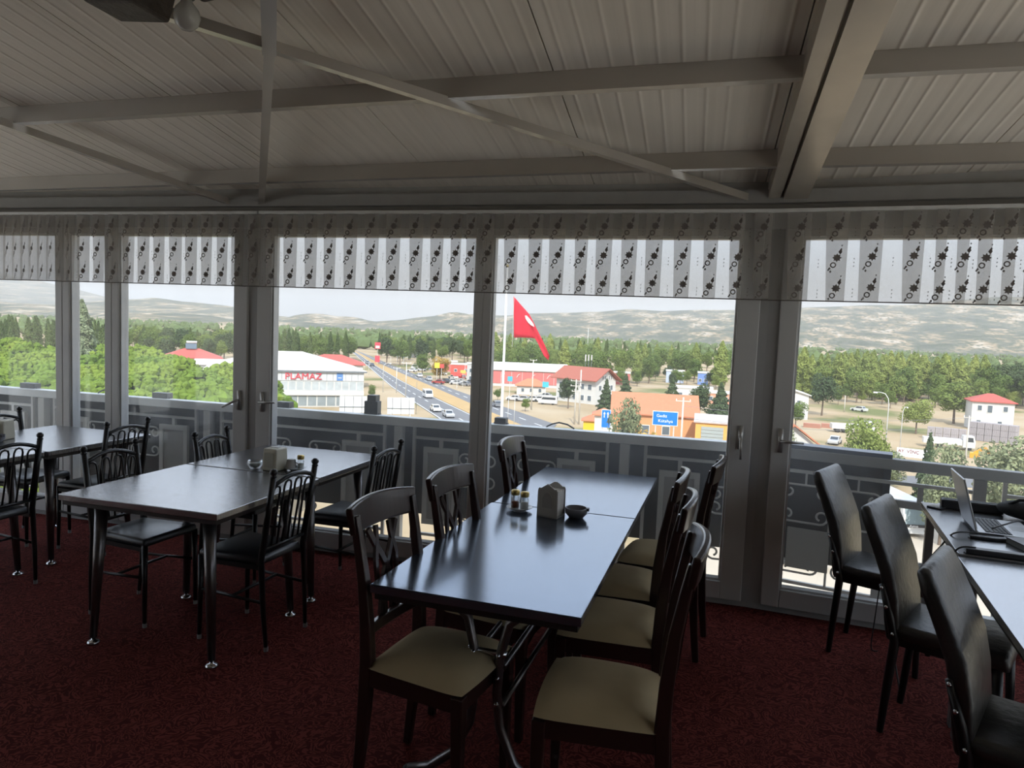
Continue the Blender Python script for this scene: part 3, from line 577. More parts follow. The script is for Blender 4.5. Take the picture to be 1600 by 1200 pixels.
# ------------------------------------------------------------------ black leather chairs
leather = M('black_leather', (.026, .025, .024), .36, spec=.7, var=.35, scale=30, bump=.35)
def leather_chair(label, loc, rz):
    t = thing('leather_chair', label, 'chair', (*loc, 0), rz, 'black leather chairs at the right')
    MB().sweep([(-.175, 0, .40), (-.185, 0, .48), (-.195, 0, .58), (-.215, 0, .68), (-.255, 0, .78), (-.300, 0, .88), (-.325, 0, .935)], [.37, .385, .395, .40, .40, .39, .37], [.055, .06, .06, .058, .055, .052, .04], up=(1, 0, 0)).build('backrest', leather, t, True, bevel=.016)
    m_ = MB(); m_.hexa([(-.19, -.19, .415), (.225, -.20, .405), (.225, .20, .405), (-.19, .19, .415)], [(-.18, -.185, .475), (.215, -.195, .478), (.215, .195, .478), (-.18, .185, .475)]); m_.build('seat', leather, t, True, bevel=.02)
    for s in (-1, 1):
        lg = MB().tube([(-.20, s * .165, 0), (-.185, s * .172, .2), (-.168, s * .180, .40), (-.190, s * .19, .50), (-.228, s * .198, .63)], [.013, .017, .019, .017, .011], 10).build('rear_leg', blackm, t, True)
        for z, x in ((.62, -.225), (.545, -.203), (.44, -.172)): MB().ball((x, s * .212, z), .008, 6, 4).build('bolt', chrome, lg, True)
        MB().tube([(.20, s * .165, 0), (.195, s * .172, .2), (.180, s * .175, .41)], [.013, .017, .019], 10).build('front_leg', blackm, t, True)
        MB().bar((-.17, s * .175, .405), (.185, s * .175, .405), .02, .03).build('seat_rail', blackm, t)
    return t
sp = []
for lab, mx, my, deg in (('black leather chair nearest the right window, black charger on its seat', .708, 4.09, -25), ('middle black leather chair beside the laptop table', .790, 3.34, -27), ('black leather chair nearest the camera at the right edge', .775, 2.50, -26)):
    loc, a = from_back(mx, my, deg, .32); sp.append((lab, loc, a))
place([None], leather_chair, sp)
# ------------------------------------------------------------------ things on the tables
cream = M('cream_plastic', (.55, .52, .42), .45, var=.06); grey_pl = M('grey_plastic', (.42, .41, .38), .45, var=.08); paper = M('paper_napkins', (.78, .77, .74), .9, var=.05, scale=60)
china = M('blue_grey_china', (.62, .66, .70), .25, spec=.7, var=.05); glass_j = None
m, N, L = shader('clear_glass'); N.remove(N['Principled BSDF']); tr = N.new('ShaderNodeBsdfTransparent'); tr.inputs[0].default_value = (.88, .9, .9, 1); gl = N.new('ShaderNodeBsdfGlossy'); gl.inputs['Roughness'].default_value = .05
lw = N.new('ShaderNodeLayerWeight'); lw.inputs[0].default_value = .35; ms = N.new('ShaderNodeMixShader'); L.new(lw.outputs['Facing'], ms.inputs[0]); L.new(tr.outputs[0], ms.inputs[1]); L.new(gl.outputs[0], ms.inputs[2]); L.new(ms.outputs[0], N['Material Output'].inputs[0])
brass = M('brass', (.55, .42, .16), .28, metal=.9, var=.1); salt = M('salt', (.80, .80, .78), .9, scale=80); spice = M('red_spice', (.20, .055, .025), .9, scale=80)
def saucer(label, loc, r_=.062):
    t = thing('saucer', label, 'saucer', loc); MB().lathe([(.001, .003), (r_ * .55, .003), (r_ * .62, .006), (r_, .017), (r_ * 1.01, .0185), (r_ * .98, .020), (r_ * .6, .0095), (.001, .007)], 28).build('dish', china, t, True); MB().lathe([(r_ * .5, 0), (r_ * .52, 0), (r_ * .52, .004), (r_ * .5, .004)], 24).build('foot_ring', china, t)
def shaker(label, loc, fill, level, r_=.021, h_=.062):
    t = thing('shaker', label, 'shaker', loc)
    MB().lathe([(r_ * .96, 0), (r_, .003), (r_, h_ * .75), (r_ * .82, h_ * .92), (r_ * .80, h_)], 20).build('jar', MATS['clear_glass'], t, True)
    MB().lathe([(.001, .002), (r_ * .9, .002), (r_ * .9, level), (.001, level + .004)], 18).build('filling', fill, t, True)
    MB().lathe([(r_ * .92, h_), (r_ * 1.0, h_ + .002), (r_ * 1.0, h_ + .018), (r_ * .9, h_ + .023), (.001, h_ + .025)], 20).build('lid', brass, t, True); return t
Z1 = .7502
saucer('blue-grey saucer under the two glass shakers on the central table', (-.782, 3.215, Z1))
shaker('glass shaker of red spice with a brass lid on the central saucer', (-.806, 3.225, Z1 + .0095), spice, .028); shaker('glass shaker of white salt with a brass lid on the central saucer', (-.755, 3.203, Z1 + .0095), salt, .034)
# scalloped napkin holder
t = thing('napkin_holder', 'grey plastic napkin holder with scalloped top on the central table', 'napkin holder', (-.622, 3.185, Z1), R(-13))
prof = [(-.052, 0), (.052, 0), (.050, .125), (.044, .136), (.034, .134), (.022, .143), (.008, .152), (-.008, .152), (-.022, .143), (-.034, .134), (-.044, .136), (-.050, .125)]
for y in (-.047, .041):
    MB().prism(prof, y, y + .006).build('side_plate', grey_pl, t, bevel=.0015)
MB().prism([(-.024, .045), (.024, .045), (.026, .085), (.014, .112), (0, .118), (-.014, .112), (-.026, .085)], -.0495, -.0465).build('medallion', M('medallion', (.34, .33, .31), .5), t)
MB().box(-.05, .05, -.047, .047, 0, .008).build('base', grey_pl, t); m_ = MB()
for i in range(9): m_.box(-.046, .046, -.039 + i * .0088, -.039 + i * .0088 + .0075, .008, .118 + .003 * (i % 3))
m_.build('napkins', paper, t)
def bowl(label, loc, r_, mat, ash=True):
    t = thing('ashtray', label, 'ashtray', loc); MB().lathe([(r_ * .62, 0), (r_ * .70, .006), (r_ * .98, .022), (r_, .046), (r_ * .95, .048), (r_ * .92, .026), (r_ * .6, .012), (.001, .011)], 28).build('bowl', mat, t, True)
    MB().box(r_ * .85, r_ * 1.15, -.010, .010, .036, .050).build('grip', M('dark_grip', (.05, .05, .06), .5), t)
    if ash: MB().lathe([(.001, .016), (r_ * .7, .014)], 16).build('ash', M('ash', (.22, .2, .18), .95, var=.5, scale=90), t)
bowl('dark ceramic ashtray beside the scalloped napkin holder', (-.505, 3.195, Z1), .052, M('slate_ceramic', (.16, .16, .18), .35, spec=.6))
def napkin_box(label, loc, rz):
    t = thing('napkin_box', label, 'napkin holder', loc, rz)
    MB().hexa([(-.050, -.055, 0), (.050, -.055, 0), (.050, .055, 0), (-.050, .055, 0)], [(-.046, -.048, .128), (.046, -.048, .128), (.046, .048, .128), (-.046, .048, .128)]).build('case', cream, t, bevel=.008)
    MB().prism([(-.032, .02), (.032, .02), (.030, .105), (-.030, .105)], -.0555, -.0525).build('front_panel', M('cream_shade', (.44, .42, .34), .5), t)
    MB().box(-.028, .028, -.008, .008, .127, .132).build('napkins', paper, t); return t
napkin_box('cream plastic napkin box on the far table of the second row', (-2.318, 3.535, Z1), R(-6)); napkin_box('cream napkin box cut off by the left picture edge', (-4.43, 3.62, Z1), R(12))
saucer('blue-grey saucer under the upturned cup and shaker in the second row', (-2.205, 3.57, Z1), .06)
t = thing('coffee_cup', 'grey cup upside down on the saucer of the second row', 'cup', (-2.228, 3.558, Z1 + .0095)); MB().lathe([(.032, 0), (.033, .002), (.025, .052), (.021, .056), (.001, .056)], 22).build('cup', M('grey_china', (.42, .41, .40), .35), t, True); MB().tube([(.028, -.002, .014), (.044, -.004, .020), (.045, -.004, .034), (.025, -.002, .042)], .003, 6).build('cup_handle', MATS['grey_china'], t, True)
shaker('brass-lidded glass shaker beside the upturned cup in the second row', (-2.183, 3.585, Z1 + .0095), salt, .030, .020, .055)
t = thing('sugar_bowl', 'clear glass sugar bowl beside the cream napkin box', 'bowl', (-2.437, 3.515, Z1)); MB().lathe([(.024, 0), (.030, .006), (.042, .026), (.040, .048), (.037, .048), (.038, .026), (.026, .010), (.001, .008)], 24).build('bowl', MATS['clear_glass'], t, True); MB().lathe([(.001, .009), (.028, .012), (.036, .030), (.001, .036)], 16).build('sugar', salt, t, True)
bowl('dark ashtray at the left edge beside the cut-off napkin box', (-4.36, 3.52, Z1), .05, MATS['slate_ceramic'])
# laptop and its neighbours
alu = M('laptop_silver', (.42, .43, .44), .35, metal=.5, var=.04); blk = M('black_plastic', (.018, .018, .020), .4, var=.2)
lt = thing('laptop', 'silver laptop open with its screen facing right on the dark work table', 'laptop', (1.302, 3.755, .7603), R(-8))
MB().box(.0, .235, -.165, .165, .004, .018).build('base', alu, lt, bevel=.003)
me = MB().box(-.0065, .0065, -.0065, .0065, 0, .003).mesh('key', M('key_black', (.03, .03, .03), .5))
kb = MB().box(.03, .135, -.15, .15, .0178, .0186).build('keyboard_tray', blk, lt)
for i in range(6):
    for j in range(17):
        k = bpy.data.objects.new('key', me); COL.objects.link(k); k.parent = kb; k.location = (.040 + i * .017, -.138 + j * .0172, .0186)
MB().box(.155, .215, -.045, .045, .0178, .0184).build('touchpad', M('touchpad', (.30, .31, .32), .3), lt)
ls = MB(); ls.hexa([(-.012, -.163, .016), (-.004, -.163, .016), (-.004, .163, .016), (-.012, .163, .016)], [(-.077, -.163, .250), (-.069, -.163, .252), (-.069, .163, .252), (-.077, .163, .250)]); so = ls.build('screen_lid', alu, lt, bevel=.002)
ls = MB(); ls.hexa([(-.0035, -.152, .028), (-.003, -.152, .028), (-.003, .152, .028), (-.0035, .152, .028)], [(-.0665, -.152, .242), (-.0658, -.152, .242), (-.0658, .152, .242), (-.0665, .152, .242)]); ls.build('display', M('dark_display', (.03, .035, .04), .1, spec=.8), so)
MB().tube([(-.006, -.13, .016), (-.006, .13, .016)], .006, 8).build('hinge', blk, lt)
for z, (a, b_) in enumerate(((.085, .06), (.08, .055))): pass
t = thing('notebook', 'black notebook lying on the work table before the laptop', 'notebook', (1.455, 3.47, .7603), R(10)); MB().box(-.085, .085, -.06, .06, 0, .022).build('pages', M('page_block', (.25, .25, .24), .8), t); MB().box(-.088, .088, -.063, .063, .022, .026).build('cover', blk, t); MB().box(-.088, .088, -.063, .063, -.0001, .002).build('back_cover', blk, t)
t = thing('pencil_case', 'long dark case lying at the window end of the work table', 'case', (1.43, 4.14, .7603), R(-8)); m_ = MB().box(-.14, .14, -.03, .03, 0, .052); m_.build('body', blk, t, bevel=.01); MB().box(-.13, .13, -.004, .004, .0515, .0545).build('zip', M('zip', (.2, .2, .2), .4, metal=.7), t)
t = thing('phone', 'thin dark phone at the corner of the work table by the window', 'phone', (1.288, 4.16, .7603), R(-40)); MB().box(-.035, .035, -.07, .07, 0, .009).build('body', blk, t, bevel=.003); MB().box(-.032, .032, -.066, .066, .0088, .0096).build('screen', MATS['dark_display'], t)
t = thing('shoulder_bag', 'black soft bag slumped behind the laptop', 'bag', (1.66, 4.03, .7603), R(-15)); m_ = MB(); m_.ball((0, 0, .05), .05, 14, 8, (3.0, 1.6, 1.0)); m_.build('bag_body', M('black_cloth', (.016, .016, .017), .8, var=.3, bump=.5), t, True); MB().tube([(-.10, -.03, .075), (-.06, -.05, .105), (.02, -.05, .112), (.09, -.03, .082)], .008, 6).build('strap', MATS['black_cloth'], t, True)
tag(MB().sweep([(1.12, 3.272, .772), (1.22, 3.262, .772), (1.34, 3.25, .772), (1.50, 3.245, .772), (1.75, 3.25, .772)], .045, .022).build('power_strip', blk, bevel=.004), 'black power strip lying across the joint of the work tables', 'power strip')
tag(MB().sweep([(1.225, 3.545, .768), (1.32, 3.535, .768), (1.40, 3.55, .768)], .045, .014).build('cable_adapter', blk, bevel=.004), 'flat black adapter on the table edge below the laptop screen', 'adapter')
def cable(label, pts, r_=.004):
    P = [Vector(p) for p in pts]; out = []
    for i in range(len(P) - 1):
        p0 = P[max(i - 1, 0)]; p1 = P[i]; p2 = P[i + 1]; p3 = P[min(i + 2, len(P) - 1)]
        for k in range(6):
            s = k / 6; out.append(.5 * ((2 * p1) + (p2 - p0) * s + (2 * p0 - 5 * p1 + 4 * p2 - p3) * s * s + (3 * p1 - p0 - 3 * p2 + p3) * s ** 3))
    out.append(P[-1]); tag(MB().tube(out, r_, 6).build('cable', blk, None, True), label, 'cable', 'black cables at the work tables')
cable('black cable looping off the table edge from the laptop', [(1.37, 3.565, .778), (1.25, 3.56, .780), (1.165, 3.55, .770), (1.12, 3.56, .70), (1.09, 3.60, .62), (1.10, 3.66, .53), (1.05, 3.55, .485)])
cable('black cable hanging from the power strip down to the middle seat', [(1.16, 3.272, .785), (1.10, 3.27, .778), (1.072, 3.28, .72), (1.07, 3.33, .62), (1.04, 3.36, .55), (1.08, 3.38, .49)])
cable('black cable dangling below the middle leather chair', [(.97, 3.60, .48), (.93, 3.62, .40), (.95, 3.60, .27), (.97, 3.55, .14), (.99, 3.5, .01)])
cable('black cable running across the laptop keyboard', [(1.36, 3.67, .784), (1.42, 3.70, .800), (1.50, 3.74, .815), (1.62, 3.76, .80)])
cable('thin black cable hanging from the charger to the carpet by the window', [(1.04, 3.93, .50), (.99, 3.90, .49), (.965, 3.88, .40), (.965, 3.93, .2), (.97, 3.98, .02), (1.0, 3.97, .006)], .003)
t = thing('charger', 'black charger brick on the seat of the window chair', 'charger', (1.075, 3.94, .479), R(-20)); MB().box(-.045, .045, -.025, .025, 0, .045).build('brick', blk, t, bevel=.004); MB().tube([(-.045, 0, .02), (-.065, 0, .02)], .006, 6).build('plug_sleeve', blk, t)
t = thing('plug', 'black plug lying on the middle leather seat', 'plug', (1.13, 3.41, .482), R(30)); MB().box(-.04, .02, -.012, .012, 0, .022).build('plug_body', blk, t, bevel=.003); MB().tube([(.02, 0, .011), (.055, 0, .011)], .005, 6).build('sleeve', blk, t)
t = thing('charger', 'black charger brick on the carpet under the work table', 'charger', (1.42, 2.93, 0), R(15)); MB().box(-.10, .10, -.05, .05, 0, .055).build('brick', blk, t, bevel=.01); MB().box(.03, .08, -.051, -.048, .015, .04).build('socket', chrome, t)
# ------------------------------------------------------------------ outdoors: ground, highway, hills
rng = np.random.default_rng(5)
m, N, L = shader('dry_ground'); p = N['Principled BSDF']; p.inputs['Roughness'].default_value = .95; p.inputs['Specular IOR Level'].default_value = .1
tcn = N.new('ShaderNodeTexCoord'); n1 = N.new('ShaderNodeTexNoise'); n1.inputs['Scale'].default_value = .035; n1.inputs['Detail'].default_value = 8; L.new(tcn.outputs['Object'], n1.inputs['Vector'])
cr = N.new('ShaderNodeValToRGB'); e = cr.color_ramp.elements; e[0].position = .36; e[0].color = (.16, .17, .07, 1); e[1].position = .62; e[1].color = (.43, .345, .235, 1); q = e.new(.47); q.color = (.38, .29, .18, 1)
L.new(n1.outputs['Fac'], cr.inputs[0]); L.new(cr.outputs[0], p.inputs['Base Color'])
mb = MB(); n = 48; V = [(0, 0, 0)]; rr = [20, 60, 120, 250, 500, 1000, 1800, 2900]
for r_ in rr: V += [(r_ * math.cos(2 * math.pi * k / n), r_ * math.sin(2 * math.pi * k / n), 0) for k in range(n)]
Fc = [(0, 1 + k, 1 + (k + 1) % n) for k in range(n)] + [(1 + i * n + k, 1 + (i + 1) * n + k, 1 + (i + 1) * n + (k + 1) % n, 1 + i * n + (k + 1) % n) for i in range(len(rr) - 1) for k in range(n)]
mb.add(V, Fc); struct(mb.build('ground', MATS['dry_ground'], loc=(0, 0, GZ)), 'dry sandy ground with patches of grass below the building')
struct(MB().box(-30, 14, -24, 4.5, GZ, -.2).build('building_below', M('lower_wall', (.55, .52, .47), .8)), 'storeys of the building below the restaurant')
asph = M('asphalt', (.15, .15, .155), .85, var=.12, scale=.4); white_p = M('road_paint', (.62, .62, .60), .7, var=.05); earth = M('median_earth', (.42, .28, .12), .95, var=.25, scale=.3); lot_m = M('pale_paving', (.47, .405, .32), .9, var=.10, scale=.25)
def strip(name, Lp, Rp, z, mat, label=None):
    a = [gp(*q) for q in Lp]; b = [gp(*q) for q in Rp]; m_ = MB(); n = len(a)
    V = [(q.x, q.y, GZ + z) for q in a] + [(q.x, q.y, GZ + z) for q in b] + [(q.x, q.y, GZ - .2) for q in a] + [(q.x, q.y, GZ - .2) for q in b]
    F_ = []
    for i in range(n - 1): F_ += [(i, i + 1, n + i + 1, n + i), (2 * n + i, 3 * n + i, 3 * n + i + 1, 2 * n + i + 1), (i, 2 * n + i, 2 * n + i + 1, i + 1), (n + i, n + i + 1, 3 * n + i + 1, 3 * n + i)]
    F_ += [(0, n, 3 * n, 2 * n), (n - 1, 3 * n - 1, 4 * n - 1, 2 * n - 1)]
    m_.add(V, F_); o = m_.build(name, mat); struct(o, label); return a, b
EL = [(546, 546.5), (557, 556), (572, 570), (612, 605), (650, 631), (682, 652), (760, 706)]
ML = [(549, 546.5), (564, 556), (583, 569), (625, 594), (665, 614.5), (735, 647.5), (830, 692)]
MR = [(551, 546.5), (570, 556), (592, 568), (641, 590), (680, 606.5), (737, 632), (850, 680)]
ER = [(553, 546.5), (578, 556), (606, 568), (655, 587.5), (710, 609), (765, 628.5), (870, 664)]
la, lb = strip('road_left', EL, ML, .06, asph, 'asphalt carriageway with dashed lane marks heading toward the camera'); strip('road_median', ML, MR, .16, earth, 'sandy median strip of the highway'); ra, rb = strip('road_right', MR, ER, .06, asph, 'asphalt carriageway on the far side of the median')
def marks(A, B, fr, name, dash, gap, wd, z=.075, off=0.):
    P = [a + (b - a) * fr for a, b in zip(A, B)]; lens = [(P[i + 1] - P[i]).length for i in range(len(P) - 1)]; tot = sum(lens); s = off; out = []
    def at(d):
        for i, l_ in enumerate(lens):
            if d <= l_ or i == len(lens) - 1: return P[i] + (P[i + 1] - P[i]) * (d / l_), (P[i + 1] - P[i]).normalized()
            d -= l_
    me = None
    while s + dash < tot:
        c, d_ = at(s + dash / 2)
        if me is None: me = MB().box(-wd / 2, wd / 2, -dash / 2, dash / 2, 0, .012).mesh(name, white_p)
        o = bpy.data.objects.new(name, me); COL.objects.link(o); o.location = (c.x, c.y, GZ + z); o.rotation_euler[2] = math.atan2(-d_.x, d_.y); out.append(o); s += dash + gap
    return out
roadL = bpy.data.objects['road_left']; roadR = bpy.data.objects['road_right']
for o in marks(la, lb, .5, 'lane_mark', 4, 5, .30): o.parent = roadL
for fr in (.04, .96):
    for o in marks(la, lb, fr, 'edge_line', 12, .0, .25): o.parent = roadL
for o in marks(ra, rb, .5, 'lane_mark', 4, 5, .30): o.parent = roadR
strip('street_side', [(1180, 768), (1400, 757), (1700, 770)], [(1180, 752), (1400, 743), (1700, 755)], .04, asph, 'narrow street beyond the railing')
strip('paving_yard', [(1090, 1060), (1300, 1060), (1760, 1060)], [(1090, 800), (1300, 790), (1760, 800)], .03, lot_m, 'pale paved yard below the railing')
# striped kerb
k0 = gp(1215, 853); k1 = gp(1345, 874); kd = (k1 - k0); kn = 16; kr = math.atan2(kd.y, kd.x); kl = kd.length / kn
ke = thing('kerb', 'red and white striped kerb in the yard', None, (k0.x, k0.y, GZ + .03), kr, None, 'structure')
km = [MB().box(0, kl * .99, -.14, .14, 0, .16).mesh('kerb_stone', mm) for mm in (M('kerb_red', (.50, .13, .09), .8), M('kerb_white', (.78, .76, .72), .8))]
for i in range(kn): o = bpy.data.objects.new('kerb_stone', km[i % 2]); COL.objects.link(o); o.parent = ke; o.location = (i * kl, 0, 0)
# hills
m, N, L = shader('hill_scrub'); p = N['Principled BSDF']; p.inputs['Roughness'].default_value = 1; p.inputs['Specular IOR Level'].default_value = 0
tcn = N.new('ShaderNodeTexCoord'); mp = N.new('ShaderNodeMapping'); mp.inputs['Scale'].default_value = (1, .18, 4); L.new(tcn.outputs['Object'], mp.inputs[0])
n1 = N.new('ShaderNodeTexNoise'); n1.inputs['Scale'].default_value = .0065; n1.inputs['Detail'].default_value = 9; n1.inputs['Roughness'].default_value = .62; L.new(mp.outputs[0], n1.inputs['Vector'])
n2 = N.new('ShaderNodeTexNoise'); n2.inputs['Scale'].default_value = .045; n2.inputs['Detail'].default_value = 3; L.new(mp.outputs[0], n2.inputs['Vector'])
cr = N.new('ShaderNodeValToRGB'); e = cr.color_ramp.elements; e[0].position = .38; e[0].color = (.075, .09, .07, 1); e[1].position = .635; e[1].color = (.46, .385, .30, 1); q = e.new(.50); q.color = (.15, .15, .11, 1); q = e.new(.56); q.color = (.34, .255, .16, 1)
L.new(n1.outputs['Fac'], cr.inputs[0]); mx = N.new('ShaderNodeMix'); mx.data_type = 'RGBA'; mx.inputs[7].default_value = (.075, .095, .06, 1); L.new(cr.outputs[0], mx.inputs[6])
st = N.new('ShaderNodeMapRange'); st.inputs['From Min'].default_value = .50; st.inputs['From Max'].default_value = .58; st.inputs['To Max'].default_value = .85; L.new(n2.outputs['Fac'], st.inputs[0]); L.new(st.outputs[0], mx.inputs[0]); L.new(mx.outputs[2], p.inputs['Base Color'])
RX = [-700, -300, -100, 0, 90, 190, 240, 300, 360, 430, 480, 530, 590, 640, 690, 740, 790, 830, 880, 930, 980, 1040, 1090, 1150, 1250, 1340, 1420, 1500, 1540, 1600, 1800, 2300]
RYp = [440, 455, 470, 478, 478, 471, 468, 474, 479, 493, 498, 505, 516, 503, 492, 490, 493, 489, 488, 487, 483, 486, 485, 486, 484, 483, 484, 480, 478, 480, 476, 480]
def hill(name, label, r0, r1, xs, ys, na=260, nr=34, amp=1.0, base=-60, seed=0, powr=1.6):
    V = []; px = np.linspace(xs[0], xs[-1], na)
    for j in range(nr + 1):
        t = j / nr * 1.18; r_ = r0 + (r1 - r0) * t
        for x in px:
            d = ray(x, hor(x)); a = math.atan2(d.x, d.y); zr = 1.6 + (hor(x) - np.interp(x, xs, ys)) / FOC * r1
            tt = min(t, 1.); z = base + (zr - base) * tt ** powr
            if t > 1: z = zr - (t - 1) * 900
            w_ = math.sin(math.pi * min(t, 1)) ; X = r_ * math.sin(a); Y = r_ * math.cos(a)
            z += w_ * amp * (120 * noise.fractal(Vector((X / 1500 + seed, Y / 1500, 0)), 1., 2., 4) + 26 * noise.noise(Vector((X / 260 + seed, Y / 260, 1))))
            z += (1 - w_) * 6 * noise.noise(Vector((X / 240 + seed, Y / 240, 3)))
            V.append((X, Y, z))
    k = len(px); Fc = [(j * k + i, j * k + i + 1, (j + 1) * k + i + 1, (j + 1) * k + i) for j in range(nr) for i in range(k - 1)]
    mb = MB(); mb.add(V, Fc); o = mb.build(name, MATS['hill_scrub'], None, True); return tag(o, label, None, None, 'structure')
hill('hills', 'dry scrub-dotted hills across the plain', 2600, 7000, RX, RYp)
hill('mountain_far', 'pale distant mountain at the left', 9000, 13500, [-900, -400, -100, 0, 60, 113, 170, 240, 330, 430, 520, 600], [300, 380, 425, 438, 446, 456, 468, 480, 488, 496, 506, 520], 90, 14, .6, -60, 4)
# ------------------------------------------------------------------ trees
def leafm(name, col, var=.35, scale=.9): return M(name, col, .75, spec=.12, var=var, scale=scale, rnd=.16, trans=.22)
bark = M('bark', (.16, .12, .09), .9, var=.3, scale=4)
def quads(C, Nn, size, mb):
    n = len(C); Nn = Nn / np.linalg.norm(Nn, axis=1, keepdims=True); a = np.cross(Nn, rng.normal(size=(n, 3))); a /= np.linalg.norm(a, axis=1, keepdims=True); b = np.cross(Nn, a)
    s = size * rng.uniform(.6, 1.3, (n, 1)); k = len(mb.v)
    P = np.stack([C - a * s, C - b * s * .55, C + a * s, C + b * s * .55], 1).reshape(-1, 3)
    mb.v += [tuple(q) for q in P.tolist()]; mb.f += [(k + 4 * i, k + 4 * i + 1, k + 4 * i + 2, k + 4 * i + 3) for i in range(n)]; mb.mi += [mb.cur] * n
def tree_mesh(name, fn, leaf, trunk_h, trunk_r):
    mb = MB(); mb.tube([(0, 0, -.1), (trunk_r * .3, 0, trunk_h * .5), (0, 0, trunk_h)], [trunk_r, trunk_r * .75, trunk_r * .35], 7); mb.cur = 1; fn(mb)
    me = bpy.data.meshes.new(name); me.from_pydata(mb.v, [], mb.f); me.materials.append(bark); me.materials.append(leaf); me.polygons.foreach_set('material_index', mb.mi); me.update(); return me
def poplar_fn(H, Rm, n=2600, size=.28):
    def f(mb):
        t = rng.uniform(0, 1, n) ** .85; z = H * (.07 + .93 * t); R_ = Rm * np.clip(np.sin(np.pi * np.clip(.16 + .84 * t, 0, 1)) ** .7 * (1.1 - .25 * t), .06, 2); a = rng.uniform(0, 2 * np.pi, n)
        lump = 1 + .22 * np.sin(a * 3 + z * 1.3) + .15 * np.sin(z * 2.7); r_ = R_ * lump * rng.uniform(.05, 1, n) ** .33
        C = np.stack([r_ * np.cos(a), r_ * np.sin(a), z], 1); O = np.stack([np.cos(a), np.sin(a), .5 + 0 * a], 1) + rng.normal(size=(n, 3)) * .6; quads(C, O, size, mb)
    return f
def broad_fn(H, Rm, n=3000, size=.32, nb=14, low=.25):
    def f(mb):
        for i in range(nb):
            th = i * 2.4; q = rng.uniform(0, 1); cz = H * (low + .18 + (1 - low - .30) * rng.uniform(0, 1)); rad = Rm * (.62 - .35 * abs((cz / H) - .55)) * rng.uniform(.3, 1.1); c = np.array([rad * math.cos(th), rad * math.sin(th), cz]); br = np.array([Rm * .42, Rm * .42, H * .17]) * rng.uniform(.8, 1.2)
            k = n // nb; O = rng.normal(size=(k, 3)); O /= np.linalg.norm(O, axis=1, keepdims=True); C = c + O * br * rng.uniform(.2, 1, (k, 1)) ** .3; C[:, 2] = np.maximum(C[:, 2], H * low * .7); quads(C, O + rng.normal(size=(k, 3)) * .5, size, mb)
    return f
def cone_fn(H, Rm, n=2600, size=.26):
    def f(mb):
        t = 1 - np.sqrt(rng.uniform(0, 1, n)); z = H * (.06 + .94 * t); a = rng.uniform(0, 2 * np.pi, n); r_ = Rm * (1 - t) * (1 + .22 * np.sin(z * 5)) * rng.uniform(.1, 1, n) ** .35
        C = np.stack([r_ * np.cos(a), r_ * np.sin(a), z], 1); O = np.stack([np.cos(a), np.sin(a), .3 + 0 * a], 1) + rng.normal(size=(n, 3)) * .5; quads(C, O, size, mb)
    return f
# stone pine: an umbrella of needle tufts
def ico():
    bm = bmesh.new(); bmesh.ops.create_icosphere(bm, subdivisions=1, radius=1); v = np.array([q.co for q in bm.verts]); f = [tuple(q.index for q in fa.verts) for fa in bm.faces]; bm.free(); return v, f
IV, IF = ico()
def pine_fn(H, Rm, n=300):
    def f(mb):
        for i in range(n):
            a = i * 2.39996; u = (i + .5) / n; r_ = Rm * math.sqrt(u) * 1.02; top = H - (H * .36) * (r_ / Rm) ** 2.2; z = top - abs(rng.normal()) * .45 + .35 * math.sin(a * 5 + r_ * 2)
            s = rng.uniform(.32, .60); v = IV * (1 + rng.uniform(-.30, .34, (len(IV), 1))) * np.array([s, s, s * 1.05]) + np.array([r_ * math.cos(a) + rng.normal() * .15, r_ * math.sin(a) + rng.normal() * .15, z]); k = len(mb.v)
            mb.v += [tuple(q) for q in v.tolist()]; mb.f += [tuple(j + k for j in fa) for fa in IF]; mb.mi += [mb.cur] * len(IF)
            if i % 2: quads(v[rng.integers(0, len(v), 9)] , rng.normal(size=(9, 3)) + np.array([0, 0, .6]), .17, mb)
    return f
pine_l = leafm('pine_needles', (.165, .235, .032), .55, 1.1); poplar_l = leafm('poplar_leaves', (.105, .15, .05)); silver_l = leafm('silver_poplar_leaves', (.30, .34, .20)); broad_l = leafm('broad_leaves', (.155, .21, .055)); light_l = leafm('yellow_green_leaves', (.29, .335, .095)); dark_l = leafm('dark_leaves', (.085, .12, .055)); olive_l = leafm('olive_leaves', (.24, .27, .15)); autumn_l = leafm('autumn_leaves', (.40, .28, .08))
def zone(p):
    v = p - EYE; return 800 + FOC * v.dot(CR) / v.dot(CF), v.dot(CF)
def put(me, name, label, cat, loc, sc, group, rz=None):
    o = bpy.data.objects.new(name, me); COL.objects.link(o); o.location = loc; o.scale = sc if hasattr(sc, '__len__') else (sc,) * 3; o.rotation_euler[2] = rng.uniform(0, 6.28) if rz is None else rz; return tag(o, label, cat, group)
PINE = [tree_mesh('stone_pine', pine_fn(10, 4.3), pine_l, 8.2, .22) for _ in range(4)]
spots = []; tries = 0
while len(spots) < 135 and tries < 9000:
    tries += 1; px = rng.uniform(-45, 452); dist = math.sqrt(rng.uniform(52 ** 2, 185 ** 2)); p = gd(px, dist)
    if px > 270 and dist > 120 or px > 225 and dist > 170: continue
    if px > 402: continue
    if all((p.x - q.x) ** 2 + (p.y - q.y) ** 2 > 5.6 ** 2 for q in spots): spots.append(p)
WIN = lambda px: 'left-end window' if px < 98 else 'narrow window' if px < 175 else 'window with the lever handle' if px < 385 else 'double post'
ROW = lambda dd: 'front' if dd < 100 else 'middle' if dd < 145 else 'back'
